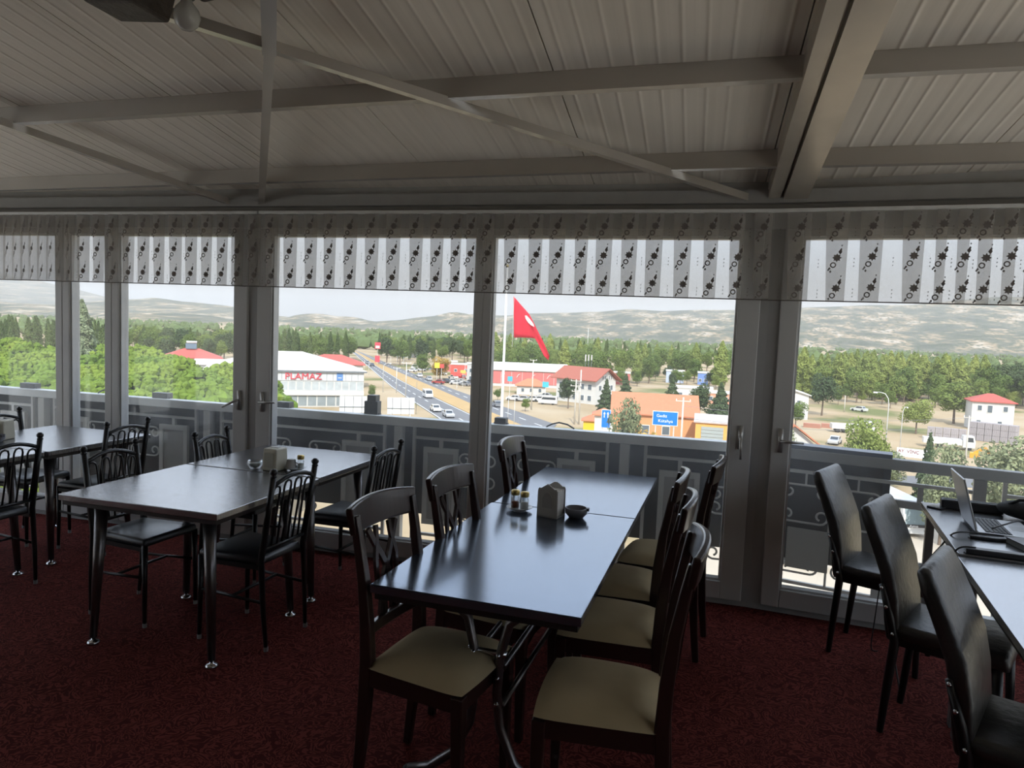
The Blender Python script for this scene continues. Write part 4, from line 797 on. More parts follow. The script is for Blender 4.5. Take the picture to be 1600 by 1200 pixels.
for i, p in enumerate(spots): s = rng.uniform(.85, 1.10); put(PINE[i % 4], 'stone_pine', 'round-topped stone pine in the %s of the grove behind the %s' % (ROW(zone(p)[1]), WIN(zone(p)[0])), 'tree', p, (s * 1.05, s * 1.05, s * rng.uniform(.94, 1.04)), 'stone pines in the grove')
for px, dist, h_ in ((424, 88, 9.0), (474, 82, 7.2)): put(PINE[1], 'stone_pine', 'stone pine at the grove edge beside the %s' % ('red lettering' if px == 424 else 'white billboards'), 'tree', gd(px, dist), h_ / 10., 'stone pines at the grove edge')
POP = [tree_mesh('poplar_tree', poplar_fn(15, 1.35), poplar_l, 13, .2) for _ in range(3)]; POPL = [tree_mesh('poplar_tree', poplar_fn(15, 2.2, 3400, .34), light_l, 13, .2) for _ in range(2)]
BRO = [tree_mesh('broad_tree', broad_fn(11, 4.2), broad_l, 7, .25) for _ in range(3)]; BRD = [tree_mesh('broad_tree', broad_fn(11, 4.2), dark_l, 7, .25) for _ in range(2)]; CON = tree_mesh('conifer_tree', cone_fn(9, 2.2), dark_l, 8, .16); OLI = [tree_mesh('olive_tree', broad_fn(9, 3.0, 5200, .20, 18, .12), olive_l, 6, .2) for _ in range(2)]; YEL = tree_mesh('yellowing_tree', broad_fn(9, 4.0, 5200, .22, 18, .15), light_l, 6, .2); AUT = tree_mesh('autumn_shrub', broad_fn(6, 3.2, 3600, .20, 14, .1), autumn_l, 3, .15)
put(tree_mesh('silver_poplar', poplar_fn(21, 2.7, 7000, .34), silver_l, 18, .3), 'silver_poplar', 'tall silvery poplar standing above the grove behind the narrow window', 'tree', gd(128, 150), 1., None)
def belt(n, x0, x1, d0, d1, meshes, name, label, group, s0, s1, gap=4.0):
    got = []; tr_ = 0
    while len(got) < n and tr_ < 6000:
        tr_ += 1; px = rng.uniform(x0, x1); dist = rng.uniform(d0, d1); p = gd(px, dist)
        if all((p.x - q.x) ** 2 + (p.y - q.y) ** 2 > gap * gap for q in got): got.append(p)
    for i, p in enumerate(got): s = rng.uniform(s0, s1); put(meshes[i % len(meshes)], name, label + ', ' + ('left', 'middle', 'right')[min(2, int(3 * (zone(p)[0] - x0) / (x1 - x0)))] + (' front' if zone(p)[1] < (d0 + d1) / 2 else ' back') + ' part', 'tree', p, (s * rng.uniform(.85, 1.2), s * rng.uniform(.85, 1.2), s), group)
belt(28, -40, 105, 230, 330, POP, 'poplar_tree', 'dark slender poplar behind the grove at the left end', 'dark poplars behind the grove', .92, 1.12, 3.5)
belt(16, 140, 200, 210, 300, POP, 'poplar_tree', 'dark poplar beside the tall silvery poplar', 'poplars beside the silvery poplar', .92, 1.1, 3)
belt(56, 170, 430, 260, 480, BRO + BRD, 'broad_tree', 'broad green tree in the belt between grove and hills', 'broad trees beyond the grove', .85, 1.2, 5)
belt(12, 195, 430, 300, 420, POP, 'poplar_tree', 'poplar rising from the tree belt beyond the grove', 'poplars beyond the grove', .75, .95)
belt(14, 425, 545, 290, 360, POP, 'poplar_tree', 'slender poplar behind the white-roofed showroom', 'poplars behind the showroom', .85, 1.02, 4)
belt(26, 425, 548, 330, 480, BRO, 'broad_tree', 'broad tree behind the white-roofed showroom', 'broad trees behind the showroom', .8, 1.1, 5)
belt(44, 600, 770, 330, 520, BRD + BRO, 'broad_tree', 'broad tree in the belt right of the highway', 'broad trees right of the highway', .85, 1.2, 5)
belt(26, 590, 770, 380, 560, POP, 'poplar_tree', 'slender poplar in the belt right of the highway', 'poplars right of the highway', .75, .98, 4)
belt(72, 765, 1160, 262, 420, BRO + [POPL[0]], 'broad_tree', 'broad green tree in the wood behind the flag window', 'trees in the wood behind the houses', .88, 1.18, 5)
belt(20, 765, 1160, 420, 520, POP, 'poplar_tree', 'dark poplar at the back of the wood behind the flag', 'poplars at the back of the wood', .85, 1.05, 4)
belt(58, 1225, 1545, 235, 300, POPL, 'poplar_tree', 'light green poplar in the tall stand behind the yard', 'light green poplars behind the yard', .92, 1.12, 4)
belt(40, 1225, 1660, 215, 300, BRO, 'broad_tree', 'broad green tree at the foot of the poplar stand', 'broad trees at the foot of the poplars', .7, 1.05, 5)
belt(18, 1540, 1650, 230, 330, BRD + BRO, 'broad_tree', 'dark broad tree near the red-roofed white house', 'dark trees near the white house', .9, 1.25, 5)
for me, nm, px, dist, h_, H0, lab, wsc in ((OLI[0], 'leafy_tree', 990, 72, 11.4, 9, 'leafy tree in front of the orange tiled roof', .62), (AUT, 'autumn_shrub', 1050, 70, 8.4, 6, 'orange and yellow shrub below the blue road sign', 1.), (AUT, 'autumn_shrub', 1085, 66, 7.2, 6, 'yellowing shrub right of the blue road sign', 1.), (OLI[1], 'leafy_tree', 1120, 72, 7.5, 9, 'small pale tree before the orange workshop', 1.),
        (YEL, 'yellowing_tree', 1368, 84, 9.4, 9, 'yellow-green tree beside the curved street lamp', .75), (OLI[0], 'olive_tree', 1494, 64, 9.2, 9, 'grey-green tree behind the laptop screen', .75), (OLI[1], 'olive_tree', 1592, 60, 10.6, 9, 'grey-green tree at the right picture edge', .95), (OLI[1], 'olive_tree', 1404, 90, 4.6, 9, 'low grey-green tree seen through the open railing', 1.6),
        (CON, 'conifer_tree', 1466, 76, 9.4, 9, 'small dark spruce beside the white banner', .7), (BRO[0], 'broad_tree', 1500, 172, 10, 11, 'large round tree left of the red-roofed white house', 1.4), (YEL, 'broad_tree', 1442, 148, 7.4, 9, 'yellow-green bush behind the grey brick pallets', 1.1), (BRD[0], 'broad_tree', 1292, 178, 10.8, 11, 'dark spreading tree beside the pale gabled house', 1.0),
        (BRO[1], 'broad_tree', 1252, 150, 5.6, 11, 'green bush under the pale gabled house', 1.2), (OLI[0], 'olive_tree', 1236, 88, 7.4, 9, 'grey-green tree just right of the corner post', .8), (BRD[1], 'broad_tree', 893, 170, 7.5, 11, 'dark bushy tree before the white house gable', .9), (CON, 'conifer_tree', 952, 165, 8.4, 9, 'dark conifer right of the white house stairs', 1.1), (CON, 'conifer_tree', 982, 175, 9.2, 9, 'dark conifer behind the orange tiled roof, nearest the white house', 1.2),
        (CON, 'conifer_tree', 1055, 160, 9.6, 9, 'dark conifer behind the middle of the orange roof', 1.3), (BRD[0], 'broad_tree', 1100, 150, 8.8, 11, 'dark tree behind the orange workshop', .9), (CON, 'conifer_tree', 1132, 145, 9.8, 9, 'dark conifer beside the corner post behind the workshop', 1.4), (AUT, 'yellowing_tree', 690, 250, 8.0, 6, 'yellowing tree right of the highway bend', 1.), (BRO[2], 'broad_tree', 662, 262, 8.5, 11, 'round green tree at the highway lot', 1.1),
        (BRO[0], 'roadside_bush', 584, 172, 3.6, 11, 'small bush beside the showroom corner', .9), (BRO[1], 'roadside_bush', 782, 182, 3.2, 11, 'small bush right of the flagpole', 1.), (BRO[2], 'roadside_bush', 826, 160, 3.0, 11, 'small bush beside the parked white cars', 1.)):
    s = h_ / H0; put(me, nm, lab, 'tree', gd(px, dist), (s * wsc, s * wsc, s), None)
belt(46, 1225, 1640, 205, 262, [BRO[0], BRO[2], YEL], 'shrub', 'leafy shrub filling the foot of the wood behind the yard', 'shrubs at the foot of the wood', .38, .62, 4)
belt(40, 765, 1150, 250, 300, [BRO[0], BRO[2], BRD[0]], 'shrub', 'leafy shrub at the foot of the wood behind the white house', 'shrubs behind the white house', .38, .6, 4)
# the far woods: nobody could count them
mb = MB(); n = 2600; PX = rng.uniform(-400, 2000, n); DD = 520 + 1900 * rng.uniform(0, 1, n) ** 1.5
for px, dist in zip(PX, DD):
    p = gd(px, dist); h_ = rng.uniform(6, 12); w_ = rng.uniform(2.5, 6.5)
    v = IV[:, :] * (1 + rng.uniform(-.25, .25, (len(IV), 1))) * np.array([w_, w_, h_ * .55]) + np.array([p.x, p.y, GZ + h_ * .5]); k = len(mb.v); mb.v += [tuple(q) for q in v.tolist()]; mb.f += [tuple(j + k for j in fa) for fa in IF]; mb.mi += [0] * len(IF)
me = bpy.data.meshes.new('far_woods'); me.from_pydata(mb.v, [], mb.f); me.materials.append(M('far_leaves', (.11, .15, .06), .9, spec=.1, var=.4, scale=.05)); me.update()
o = bpy.data.objects.new('far_woods', me); COL.objects.link(o); tag(o, 'far woods covering the plain below the hills', 'woods', None, 'stuff')
# ------------------------------------------------------------------ buildings
wht = M('white_render', (.58, .575, .555), .85, var=.05, scale=.6); wpane = M('dark_pane', (.10, .13, .16), .15, spec=.8); redtile = M('red_tiles', (.44, .095, .075), .8, var=.2, scale=2.5); orange_t = M('orange_tiles', (.50, .19, .10), .8, var=.2, scale=2.5); whiteroof = M('white_roof', (.60, .59, .55), .7, var=.04, scale=.4); pinkw = M('pink_wall', (.50, .15, .14), .8, var=.1)
def house(name, label, p, w_, d_, h_, rh, wallmat, roofmat, roof='hip', rz=0., over=.5, wins=(), right=(), chim=False):
    t = thing(name, label, 'building', (p.x, p.y, GZ), face_cam(p) + rz)
    MB().box(-w_ / 2, w_ / 2, 0, d_, 0, h_).build('wall', wallmat, t); m_ = MB(); a, b, c, d = -w_ / 2 - over, w_ / 2 + over, -over, d_ + over
    if roof == 'hip':
        if w_ >= d_: r0, r1, y0, y1 = a + (d - c) / 2, b - (d - c) / 2, (c + d) / 2, (c + d) / 2
        else: r0, r1, y0, y1 = 0, 0, c + (b - a) / 2, d - (b - a) / 2
        if r0 > r1: r0 = r1 = 0
        m_.add([(a, c, h_), (b, c, h_), (b, d, h_), (a, d, h_), (r0, y0, h_ + rh), (r1, y1, h_ + rh), (a, c, h_ - .18), (b, c, h_ - .18), (b, d, h_ - .18), (a, d, h_ - .18)],
               [(0, 1, 5, 4) if w_ >= d_ else (0, 1, 4), (1, 2, 5) if w_ >= d_ else (1, 2, 5, 4), (2, 3, 4, 5) if w_ >= d_ else (2, 3, 5), (3, 0, 4) if w_ >= d_ else (3, 0, 4, 5), (6, 7, 1, 0), (7, 8, 2, 1), (8, 9, 3, 2), (9, 6, 0, 3), (9, 8, 7, 6)])
    elif roof == 'gable':       # ridge along x
        y = (c + d) / 2; m_.prism([(c, h_ - .12), (y, h_ + rh), (d, h_ - .12), (d, h_ + .10), (y, h_ + rh + .24), (c, h_ + .10)], a, b, 'x'); g = MB(); g.prism([(0, h_), (d_, h_), (y, h_ + rh - .05)], -w_ / 2, w_ / 2, 'x'); g.build('gable_wall', wallmat, t)
    elif roof == 'gabley':      # ridge along y, gable to the camera
        m_.prism([(a, h_ - .12), (0, h_ + rh), (b, h_ - .12), (b, h_ + .10), (0, h_ + rh + .24), (a, h_ + .10)], c, d, 'y'); g = MB(); g.prism([(-w_ / 2, h_), (w_ / 2, h_), (0, h_ + rh - .05)], 0, d_, 'y'); g.build('gable_wall', wallmat, t)
    else: m_.box(a, b, c, d, h_, h_ + rh)
    m_.build('roof', roofmat, t)
    for x, z, ww, hh in wins:
        f = MB().box(x - ww / 2, x + ww / 2, -.10, .02, z, z + hh).build('window', M('window_white', (.70, .70, .68), .6), t); MB().box(x - ww / 2 + .1, x + ww / 2 - .1, -.13, -.095, z + .1, z + hh - .1).build('pane', wpane, f)
    for y, z, ww, hh in right:
        f = MB().box(w_ / 2 - .02, w_ / 2 + .10, y - ww / 2, y + ww / 2, z, z + hh).build('window', MATS['window_white'], t); MB().box(w_ / 2 + .095, w_ / 2 + .13, y - ww / 2 + .1, y + ww / 2 - .1, z + .1, z + hh - .1).build('pane', wpane, f)
    if chim: MB().box(-.3 + w_ * .2, .3 + w_ * .2, d_ * .55, d_ * .55 + .6, h_ + rh * .4, h_ + rh + .5).build('chimney', wallmat, t)
    return t
# the showroom with the red lettering
p = gd(452, 150); W_ = 32.; t = thing('showroom', 'long white showroom with red PLAMAZ lettering and a white hipped roof', 'building', (p.x, p.y, GZ), face_cam(p) + R(3))
MB().box(-W_ / 2, W_ / 2, 0, 22, 0, 7.9).build('wall', wht, t)
m_ = MB(); a, b, c, d, h_ = -W_ / 2 - .6, W_ / 2 + .6, -.6, 22.6, 7.95; m_.add([(a, c, h_), (b, c, h_), (b, d, h_), (a, d, h_), (a + 13, 11, h_ + 3.6), (b - 13, 11, h_ + 3.6)], [(0, 1, 5, 4), (1, 2, 5), (2, 3, 4, 5), (3, 0, 4), (3, 2, 1, 0)]); m_.build('roof', whiteroof, t)
MB().box(a, b, c - .05, c + .15, 7.6, 7.9).build('gutter', M('gutter_dark', (.16, .18, .20), .5), t)
for i in range(24):
    x = -W_ / 2 + (i + .5) * W_ / 24; o = MB().box(x - W_ / 48 + .03, x + W_ / 48 - .03, -.18, .02, 5.75, 7.6).build('cladding_panel', M('cladding', (.55, .57, .59), .4, var=.04), t)
for i in range(20):
    x = -W_ / 2 + (i + .5) * W_ / 20; f = MB().box(x - W_ / 40 + .05, x + W_ / 40 - .05, -.06, .02, 3.7, 5.65).build('window', M('showroom_mullion', (.62, .62, .60), .5), t); MB().box(x - W_ / 40 + .13, x + W_ / 40 - .13, -.085, -.055, 3.78, 5.57).build('pane', M('pale_pane', (.42, .46, .48), .2, spec=.7, var=.35, scale=.8), f)
MB().box(-W_ / 2, W_ / 2, -.5, .02, 2.6, 3.6).build('fascia', wht, t)
for i in range(16):
    x = -W_ / 2 + (i + .5) * W_ / 16; f = MB().box(x - W_ / 32 + .05, x + W_ / 32 - .05, -.06, .02, .2, 2.55).build('window', MATS['showroom_mullion'], t); MB().box(x - W_ / 32 + .13, x + W_ / 32 - .13, -.085, -.055, .3, 2.45).build('pane', M('shop_pane', (.24, .28, .30), .2, spec=.7, var=.3, scale=.7), f)
lettering('PLAMAZ', 1.95, .10, M('red_letters', (.62, .045, .07), .5), t, (3.1, -.30, 6.62), (R(90), 0, 0), 1.05)
MB().box(10.1, 11.4, -.24, -.18, 5.85, 7.5).build('logo_panel', M('logo_blue', (.09, .22, .50), .5), t); MB().box(10.35, 11.15, -.27, -.235, 6.35, 6.5).build('logo_bar', white_p, t)
house('hip_roof_house', 'building with a red hipped roof behind the showroom', gd(521, 200), 17, 12, 6.8, 2.5, wht, redtile, 'hip', 0, .7, [(x, 4.2, 1.2, 1.4) for x in (-6, -3, 0, 3, 6)])
hh = house('hip_roof_house', 'red-roofed building rising over the pines, solar heater on top', gd(300, 205), 16, 12, 6.6, 2.6, wht, redtile, 'hip')
st_ = thing('solar_heater', 'solar water heater with white tank on the red roof over the pines', 'solar heater', (*gd(299, 210).xy, GZ + 9.1), face_cam(gd(299, 210))); MB().hexa([(-1.5, -1, 0), (1.5, -1, 0), (1.5, -.9, 0), (-1.5, -.9, 0)], [(-1.5, .2, 1.6), (1.5, .2, 1.6), (1.5, .3, 1.6), (-1.5, .3, 1.6)]).build('collector', wpane, st_); MB().tube([(-1.3, .35, 1.9), (1.6, .35, 1.9)], .38, 12).build('tank', wht, st_, True)
for sx in (-1, 1): MB().bar((sx * 1.2, .35, -.4), (sx * 1.2, .35, 1.6), .08, .08).build('stand', MATS['gutter_dark'], st_)
house('long_shed', 'long shed with a white roof seen above the pines', gd(352, 186), 14, 10, 6.2, 1.0, wht, whiteroof, 'gable')
lh = house('long_hall', 'long hall with white roof and pink panelled wall behind the flagpole', gd(815, 232), 31, 16, 5.4, 2.0, wht, whiteroof, 'gable', 0, .6)
for i in range(7): MB().box(-9.6 + i * 3.5, -9.6 + i * 3.5 + 3.35, -.15, .02, .9, 5.0).build('pink_panel', pinkw, lh); 
for i in range(4): MB().tube([(-6 + i * 5, -.2, 3.0 + 0), (-5.5 + i * 5, -.2, 3.9), (-4.9 + i * 5, -.2, 4.2)], .12, 6).build('white_arc', wht, lh)
house('flat_roof_block', 'grey flat-roofed block left of the long hall', gd(748, 240), 7, 8, 6.4, .3, M('grey_render', (.5, .5, .5), .8), whiteroof, 'flat', 0, .2, [(-2, 3.6, 1.4, 1.4), (1, 3.6, 1.4, 1.4), (-2, 1, 1.4, 1.4), (1, 1, 1.4, 1.4)])
wh = house('white_house', 'two-storey white house with big red roof and outside stairs', gd(903, 186), 13, 9, 6.2, 3.0, wht, M('brown_red_tiles', (.34, .105, .07), .8, var=.2, scale=2.5), 'gable', R(-38), 1.2, [(x, z, 1.3, 1.5) for x in (-4.8, -2.4, 0, 2.4, 4.8) for z in (.8, 3.7)], [(3.2, 6.4, .6, 1.1), (4.1, 6.4, .6, 1.1), (5.8, 6.4, .6, 1.1), (6.7, 6.4, .6, 1.1), (2.0, 3.6, 1.2, 1.4), (7.0, 3.6, 1.2, 1.4)])
m_ = MB()
for i in range(12): m_.box(7.2, 8.6, 1.0 + i * .45, 1.5 + i * .45, i * .27, i * .27 + .3)
m_.build('outside_stair', M('stair_grey', (.55, .55, .53), .8), wh); m_ = MB(); m_.bar((8.6, 1.0, 1.0), (8.6, 6.4, 4.3), .08, .08); [m_.bar((8.6, 1.0 + i * .9, .2 + i * .5), (8.6, 1.0 + i * .9, 1.0 + i * .55), .06, .06) for i in range(7)]; m_.build('stair_rail', wht, wh)
for i, x in enumerate((-1.0, .0, 1.0)): MB().tube([(x, 5.2, 8.6), (x, 5.2, 12.4)], .06, 6).build('antenna_mast', MATS['gutter_dark'], wh); MB().box(x - .12, x + .12, 5.05, 5.3, 10.9 + .2 * i, 12.7).build('antenna', wht, wh)
house('red_kiosk_roof', 'low building with an orange-red hipped roof before the pink hall', gd(834, 203), 8.4, 6, 2.7, 1.9, wht, orange_t, 'hip', 0, .6, [(-2.5, .8, 1, 1.2), (0, .8, 1, 1.2), (2.5, .8, 1, 1.2)])
oh = house('orange_roof_building', 'building with a wide orange tiled roof behind the blue road sign', gd(1030, 122), 14.4, 9, 4.6, 3.2, M('orange_brick', (.62, .30, .14), .85, var=.15, scale=3), orange_t, 'gable', R(3), .5, [(-5, 1.2, 1.4, 1.6), (-1.5, 1.2, 1.4, 1.6), (2, 1.2, 1.4, 1.6)])
house('orange_pavilion', 'small pavilion with an orange hipped roof left of the wide orange roof', gd(950, 116), 3.0, 3.0, 5.0, 1.0, wht, orange_t, 'hip', 0, .5)
house('yellow_kiosk', 'bright yellow kiosk under a small tiled roof', gd(929, 128), 2.5, 2.6, 2.5, .9, M('yellow_wall', (.80, .50, .02), .6, var=.05), orange_t, 'hip', 0, .4)
ow = house('orange_workshop', 'orange workshop with a glazed roller door beside the corner post', gd(1152, 110), 11, 8, 5.0, .7, M('orange_wall', (.75, .38, .10), .8, var=.08), M('grey_tin', (.48, .42, .40), .7, var=.2, scale=1), 'gable', R(2), .3)
for i in range(5): MB().box(-4.6, -1.2, -.12, .02, 1.6 + i * .55, 2.1 + i * .55).build('door_slat', M('roller_pane', (.34, .38, .38), .3, var=.2), ow)
MB().box(-4.6, -1.2, -.10, .02, .1, 1.5).build('door_opening', M('dark_opening', (.04, .04, .04), .9), ow)
house('gabled_house', 'pale house with white gabled roof and pink trim right of the corner post', gd(1228, 168), 12, 10, 5.8, 1.7, wht, whiteroof, 'gabley', R(8), .5, [(2.6, 3.4, .9, 1.2), (3.8, 3.4, .9, 1.2), (-3, 3.4, .9, 1.2)])
house('red_roof_house', 'white house with a red hipped roof at the edge of the wood', gd(1560, 160), 8.2, 7, 6.6, 1.7, wht, redtile, 'hip', R(12), .5, [(-2.6, 4.4, 1, 1.3), (-.6, 4.0, 1.1, 1.8), (2.4, 4.4, 1, 1.3), (-2.6, 1, 1, 1.3), (1.5, 1, 1, 1.3)])
house('orange_roof_house', 'steep orange roof just below the right window', gd(1250, 96), 6, 7, 4.2, 2.6, wht, orange_t, 'gabley', R(10), .7)
for px, d_, w_, h_, mt, lab in ((975, 262, 6, 4.2, pinkw, 'small dark red shed before the wood'), (1058, 285, 7, 4.6, M('blue_white', (.45, .52, .68), .7), 'small blue-white shed at the edge of the wood'), (1102, 280, 4, 4.6, M('blue_wall', (.16, .26, .55), .7), 'small blue booth at the edge of the wood'), (1085, 205, 12, 3.6, wht, 'long low white store behind the conifers'), (1128, 195, 8, 3.2, M('orange_brick2', (.6, .3, .2), .8), 'low brick-red store beside the corner post'), (700, 300, 9, 4, pinkw, 'low red shop along the highway lot'), (640, 420, 14, 5, wht, 'white buildings far along the highway'), (722, 280, 8, 4, M('red_shop', (.6, .1, .08), .7), 'red-fronted shop behind the parked cars')):
    house('shed', lab, gd(px, d_), w_, 6, h_, .5, mt, whiteroof, 'flat', 0, .2, [(-w_ * .25, 1.2, 1.2, 1.2), (w_ * .25, 1.2, 1.2, 1.2)])
# ------------------------------------------------------------------ signs, poles, flag
pole_m = M('pole_grey', (.62, .62, .60), .5, metal=.3); concrete_m = M('pole_concrete', (.55, .52, .46), .85)
# the national flag on its tall pole
fp = gd(789, 60); fr = face_cam(fp); t = thing('flagpole', 'tall white flagpole carrying the red flag', 'flagpole', (fp.x, fp.y, GZ), fr)
MB().tube([(0, 0, 0), (0, 0, 11), (0, 0, 23.5)], [.15, .12, .07], 12).build('pole', M('pole_white', (.78, .78, .76), .45), t, True); MB().ball((0, 0, 23.6), .14, 10, 6).build('finial', brass, t, True); MB().tube([(.66, -.02, 16.8), (.66, -.02, 21.5), (.1, 0, 23.3)], .012, 5).build('halyard', pole_m, t)
flag = thing('flag', 'red flag with white crescent and star drooping from the pole', 'flag', (fp.x, fp.y, 0), fr)
def fpt(px, py): q = aty(px, py, fp.y); return (q.x - fp.x) / math.cos(fr), q.z
ref = Matrix.Rotation(-fr, 3, 'Z')
def loc60(px, py):      # point of the upright plane through the pole that faces the window
    d_ = ray(px, py); n_ = Vector((fp.x, fp.y, 0)).normalized(); q = EYE + d_ * (Vector((fp.x, fp.y, 0)) - EYE).dot(n_) / d_.dot(n_); q2 = ref @ (Vector((q.x, q.y, 0)) - Vector((fp.x, fp.y, 0))); return q2.x, q.z
TOP = [(802.5, 463), (808, 469), (814, 476), (820, 483), (827, 491), (833, 502), (839, 514), (846, 528), (852, 541), (858, 556)]
BOT = [(803, 527.5), (810, 527.5), (817, 527.5), (824, 527.8), (830, 528), (836, 529), (840, 535), (845, 546), (850, 556), (857, 563)]
V = []; nr = 8
for i, (a, b) in enumerate(zip(TOP, BOT)):
    x0, z0 = loc60(*a); x1, z1 = loc60(*b)
    for j in range(nr + 1): s = j / nr; V.append((x0 + (x1 - x0) * s, .22 * math.sin(i * 1.25 + s * 1.2) * min(1, i / 2) + .10 * math.sin(s * 5 + i * .6) * min(1, i / 3), z0 + (z1 - z0) * s))
k = nr + 1; m_ = MB(); m_.add(V, [(i * k + j, (i + 1) * k + j, (i + 1) * k + j + 1, i * k + j + 1) for i in range(len(TOP) - 1) for j in range(nr)]); fo = m_.build('cloth', M('flag_red', (.72, .022, .055), .8, var=.06, trans=.35), flag, True)
s_ = fo.modifiers.new('cloth', 'SOLIDIFY'); s_.thickness = .02
# the folded crescent shows as a white lens near the upper edge
def lens(pts):
    P = [loc60(*q) for q in pts]; m_ = MB(); m_.add([(x, -.46 + .01 * i, z) for i, (x, z) in enumerate(P)] + [(x, -.44 + .01 * i, z) for i, (x, z) in enumerate(P)], [tuple(range(len(P)))]+[tuple(range(2*len(P)-1,len(P)-1,-1))]+[(i,(i+1)%len(P),len(P)+(i+1)%len(P),len(P)+i) for i in range(len(P))]); return m_
lens([(820, 493), (823, 493.5), (828, 499), (833, 506), (834.5, 510.5), (830, 508.5), (825, 504), (821, 498)]).build('crescent', M('flag_white', (.82, .80, .80), .8), flag)
def sign_board(name, label, px, py, dist, w_, h_, mat, parts=(), legs=2, rz=0.):
    p = gd(px, dist); z = 1.6 - (py - hor(px)) / FOC * dist; t = thing(name, label, 'sign', (p.x, p.y, GZ), face_cam(p) + rz); zc_ = z - GZ
    MB().box(-w_ / 2, w_ / 2, -.05, .05, zc_ - h_ / 2, zc_ + h_ / 2).build('board', mat, t); lx = [0] if legs == 1 else [-w_ * .36, w_ * .36]
    for x in lx: MB().box(x - .07, x + .07, .05, .19, 0, zc_ + h_ * .4).build('post', pole_m, t)
    return t, zc_
blue = M('road_blue', (.0, .17, .66), .5, var=.03)
t, z = sign_board('road_sign', 'blue road sign with white lettering and border before the orange roof', 1046.5, 654.5, 86, 3.05, 1.75, M('sign_white', (.82, .82, .82), .5, var=.02), rz=R(3)); MB().box(-1.46, 1.46, -.065, -.045, z - .81, z + .81).build('blue_field', blue, t)
lettering('Gediz', .52, .008, MATS['sign_white'], t, (-.42, -.075, z + .30), (R(90), 0, 0), 1.05); lettering('Kütahya', .52, .008, MATS['sign_white'], t, (.05, -.075, z - .32), (R(90), 0, 0), 1.05)
t, z = sign_board('direction_sign', 'narrow blue lane sign with white arrows left of the leafy tree', 953.5, 655, 88, 1.15, 2.3, MATS['sign_white'], rz=R(-4)); MB().box(-.53, .53, -.065, -.045, z - 1.10, z + 1.10).build('blue_field', blue, t)
for x in (-.22, .22): MB().prism([(x - .05, z + .15), (x + .05, z + .15), (x + .05, z + .6), (x + .14, z + .6), (x, z + .9), (x - .14, z + .6), (x - .05, z + .6)], -.08, -.062).build('arrow', MATS['sign_white'], t)
for px, py, lab in ((555, 632, 'back of a white billboard in front of the showroom'), (630, 634.5, 'back of a white billboard beside the highway')):
    t, z = sign_board('billboard', lab, px, py, 92, 3.5, 2.15, M('billboard_back', (.80, .80, .78), .6, var=.03), rz=R(4))
    for x in (-1.1, 0, 1.1): MB().box(x - .03, x + .03, -.11, -.05, z - 1.2, z + 1.07).build('rib', MATS['gutter_dark'], t)
    MB().box(-1.8, 1.8, -.14, -.05, z - .38, z - .30).build('rail', MATS['gutter_dark'], t)
t, z = sign_board('banner_sign', 'white AY VİNÇ banner board with dark red letters above the railing', 1439, 709.5, 100, 3.9, 1.25, M('banner_white', (.80, .79, .77), .6, var=.02), rz=R(-6)); lettering('AY  VİNÇ', .62, .008, M('banner_red', (.22, .015, .03), .6), t, (-.45, -.07, z + .16), (R(90), 0, 0), 1.0)
MB().box(-1.6, .6, -.06, -.048, z - .33, z - .26).build('small_print', M('print_grey', (.5, .5, .5), .7), t)
t, z = sign_board('filling_station_sign', 'red and white totem sign far along the highway', 591, 540, 330, 2.6, 3.0, M('totem_red', (.72, .06, .09), .5), legs=1); MB().box(-.9, .9, -.09, -.04, z - 1.2, z - .1).build('white_field', MATS['sign_white'], t); MB().box(-1.1, 1.1, -.1, .1, 1.2, 4.2).build('price_panel', MATS['totem_red'], t)
for px, py, d_, w_, h_, mt, lab in ((800, 592, 190, 1.3, 1.3, M('cyan_panel', (.06, .42, .58), .5), 'small turquoise roadside panel right of the flagpole'), (856, 601, 180, 1.6, 1.4, MATS['cyan_panel'], 'small turquoise panel beside the white house'), (685, 571, 245, 1.7, 1.8, M('yellow_panel', (.80, .68, .05), .5), 'small yellow shop sign in the highway lot'), (692, 572, 246, 1.6, 1.4, M('shop_red', (.70, .08, .07), .5), 'small red shop sign in the highway lot'), (717, 585, 215, 2.6, 1.0, MATS['shop_red'], 'red shop banner behind the parked cars'), (726, 581, 222, 1.7, 1.0, M('orange_panel', (.80, .45, .10), .5), 'orange shop banner behind the parked cars')):
    sign_board('shop_sign', lab, px, py, d_, w_, h_, mt, legs=1)
def pole(name, label, px, py_top, py_base, arm=0, arms=(), r_=.10, mat=None, dist=None, group=None):
    d_ = dist or (EYE.z - GZ) * FOC / (py_base - hor(px)); p = gd(px, d_); H = 1.6 - (py_top - hor(px)) / FOC * d_ - GZ; t = thing(name, label, 'pole', (p.x, p.y, GZ), face_cam(p), group)
    if arm: MB().tube([(0, 0, 0), (0, 0, H * .86), (arm * .08, 0, H * .93), (arm * .35, 0, H * .985), (arm * .8, 0, H), (arm, 0, H - .02)], [r_, r_ * .7, r_ * .65, r_ * .6, r_ * .5, r_ * .5], 8).build('shaft', mat or pole_m, t, True); MB().box(min(arm, arm * 1.35), max(arm, arm * 1.35), -.12, .12, H - .16, H + .02).build('lamp_head', MATS['sign_white'], t)
    else: MB().tube([(0, 0, 0), (0, 0, H)], [r_, r_ * .7], 8).build('shaft', mat or pole_m, t, True)
    for z, w_ in arms:
        MB().box(-w_ / 2, w_ / 2, -.06, .06, H - z - .06, H - z + .06).build('crossarm', mat or pole_m, t)
        for x in (-w_ * .45, w_ * .45): MB().lathe([(.04, 0), (.06, .1), (.03, .22)], 6, (x, 0, H - z + .06)).build('insulator', MATS['sign_white'], t)
    return t
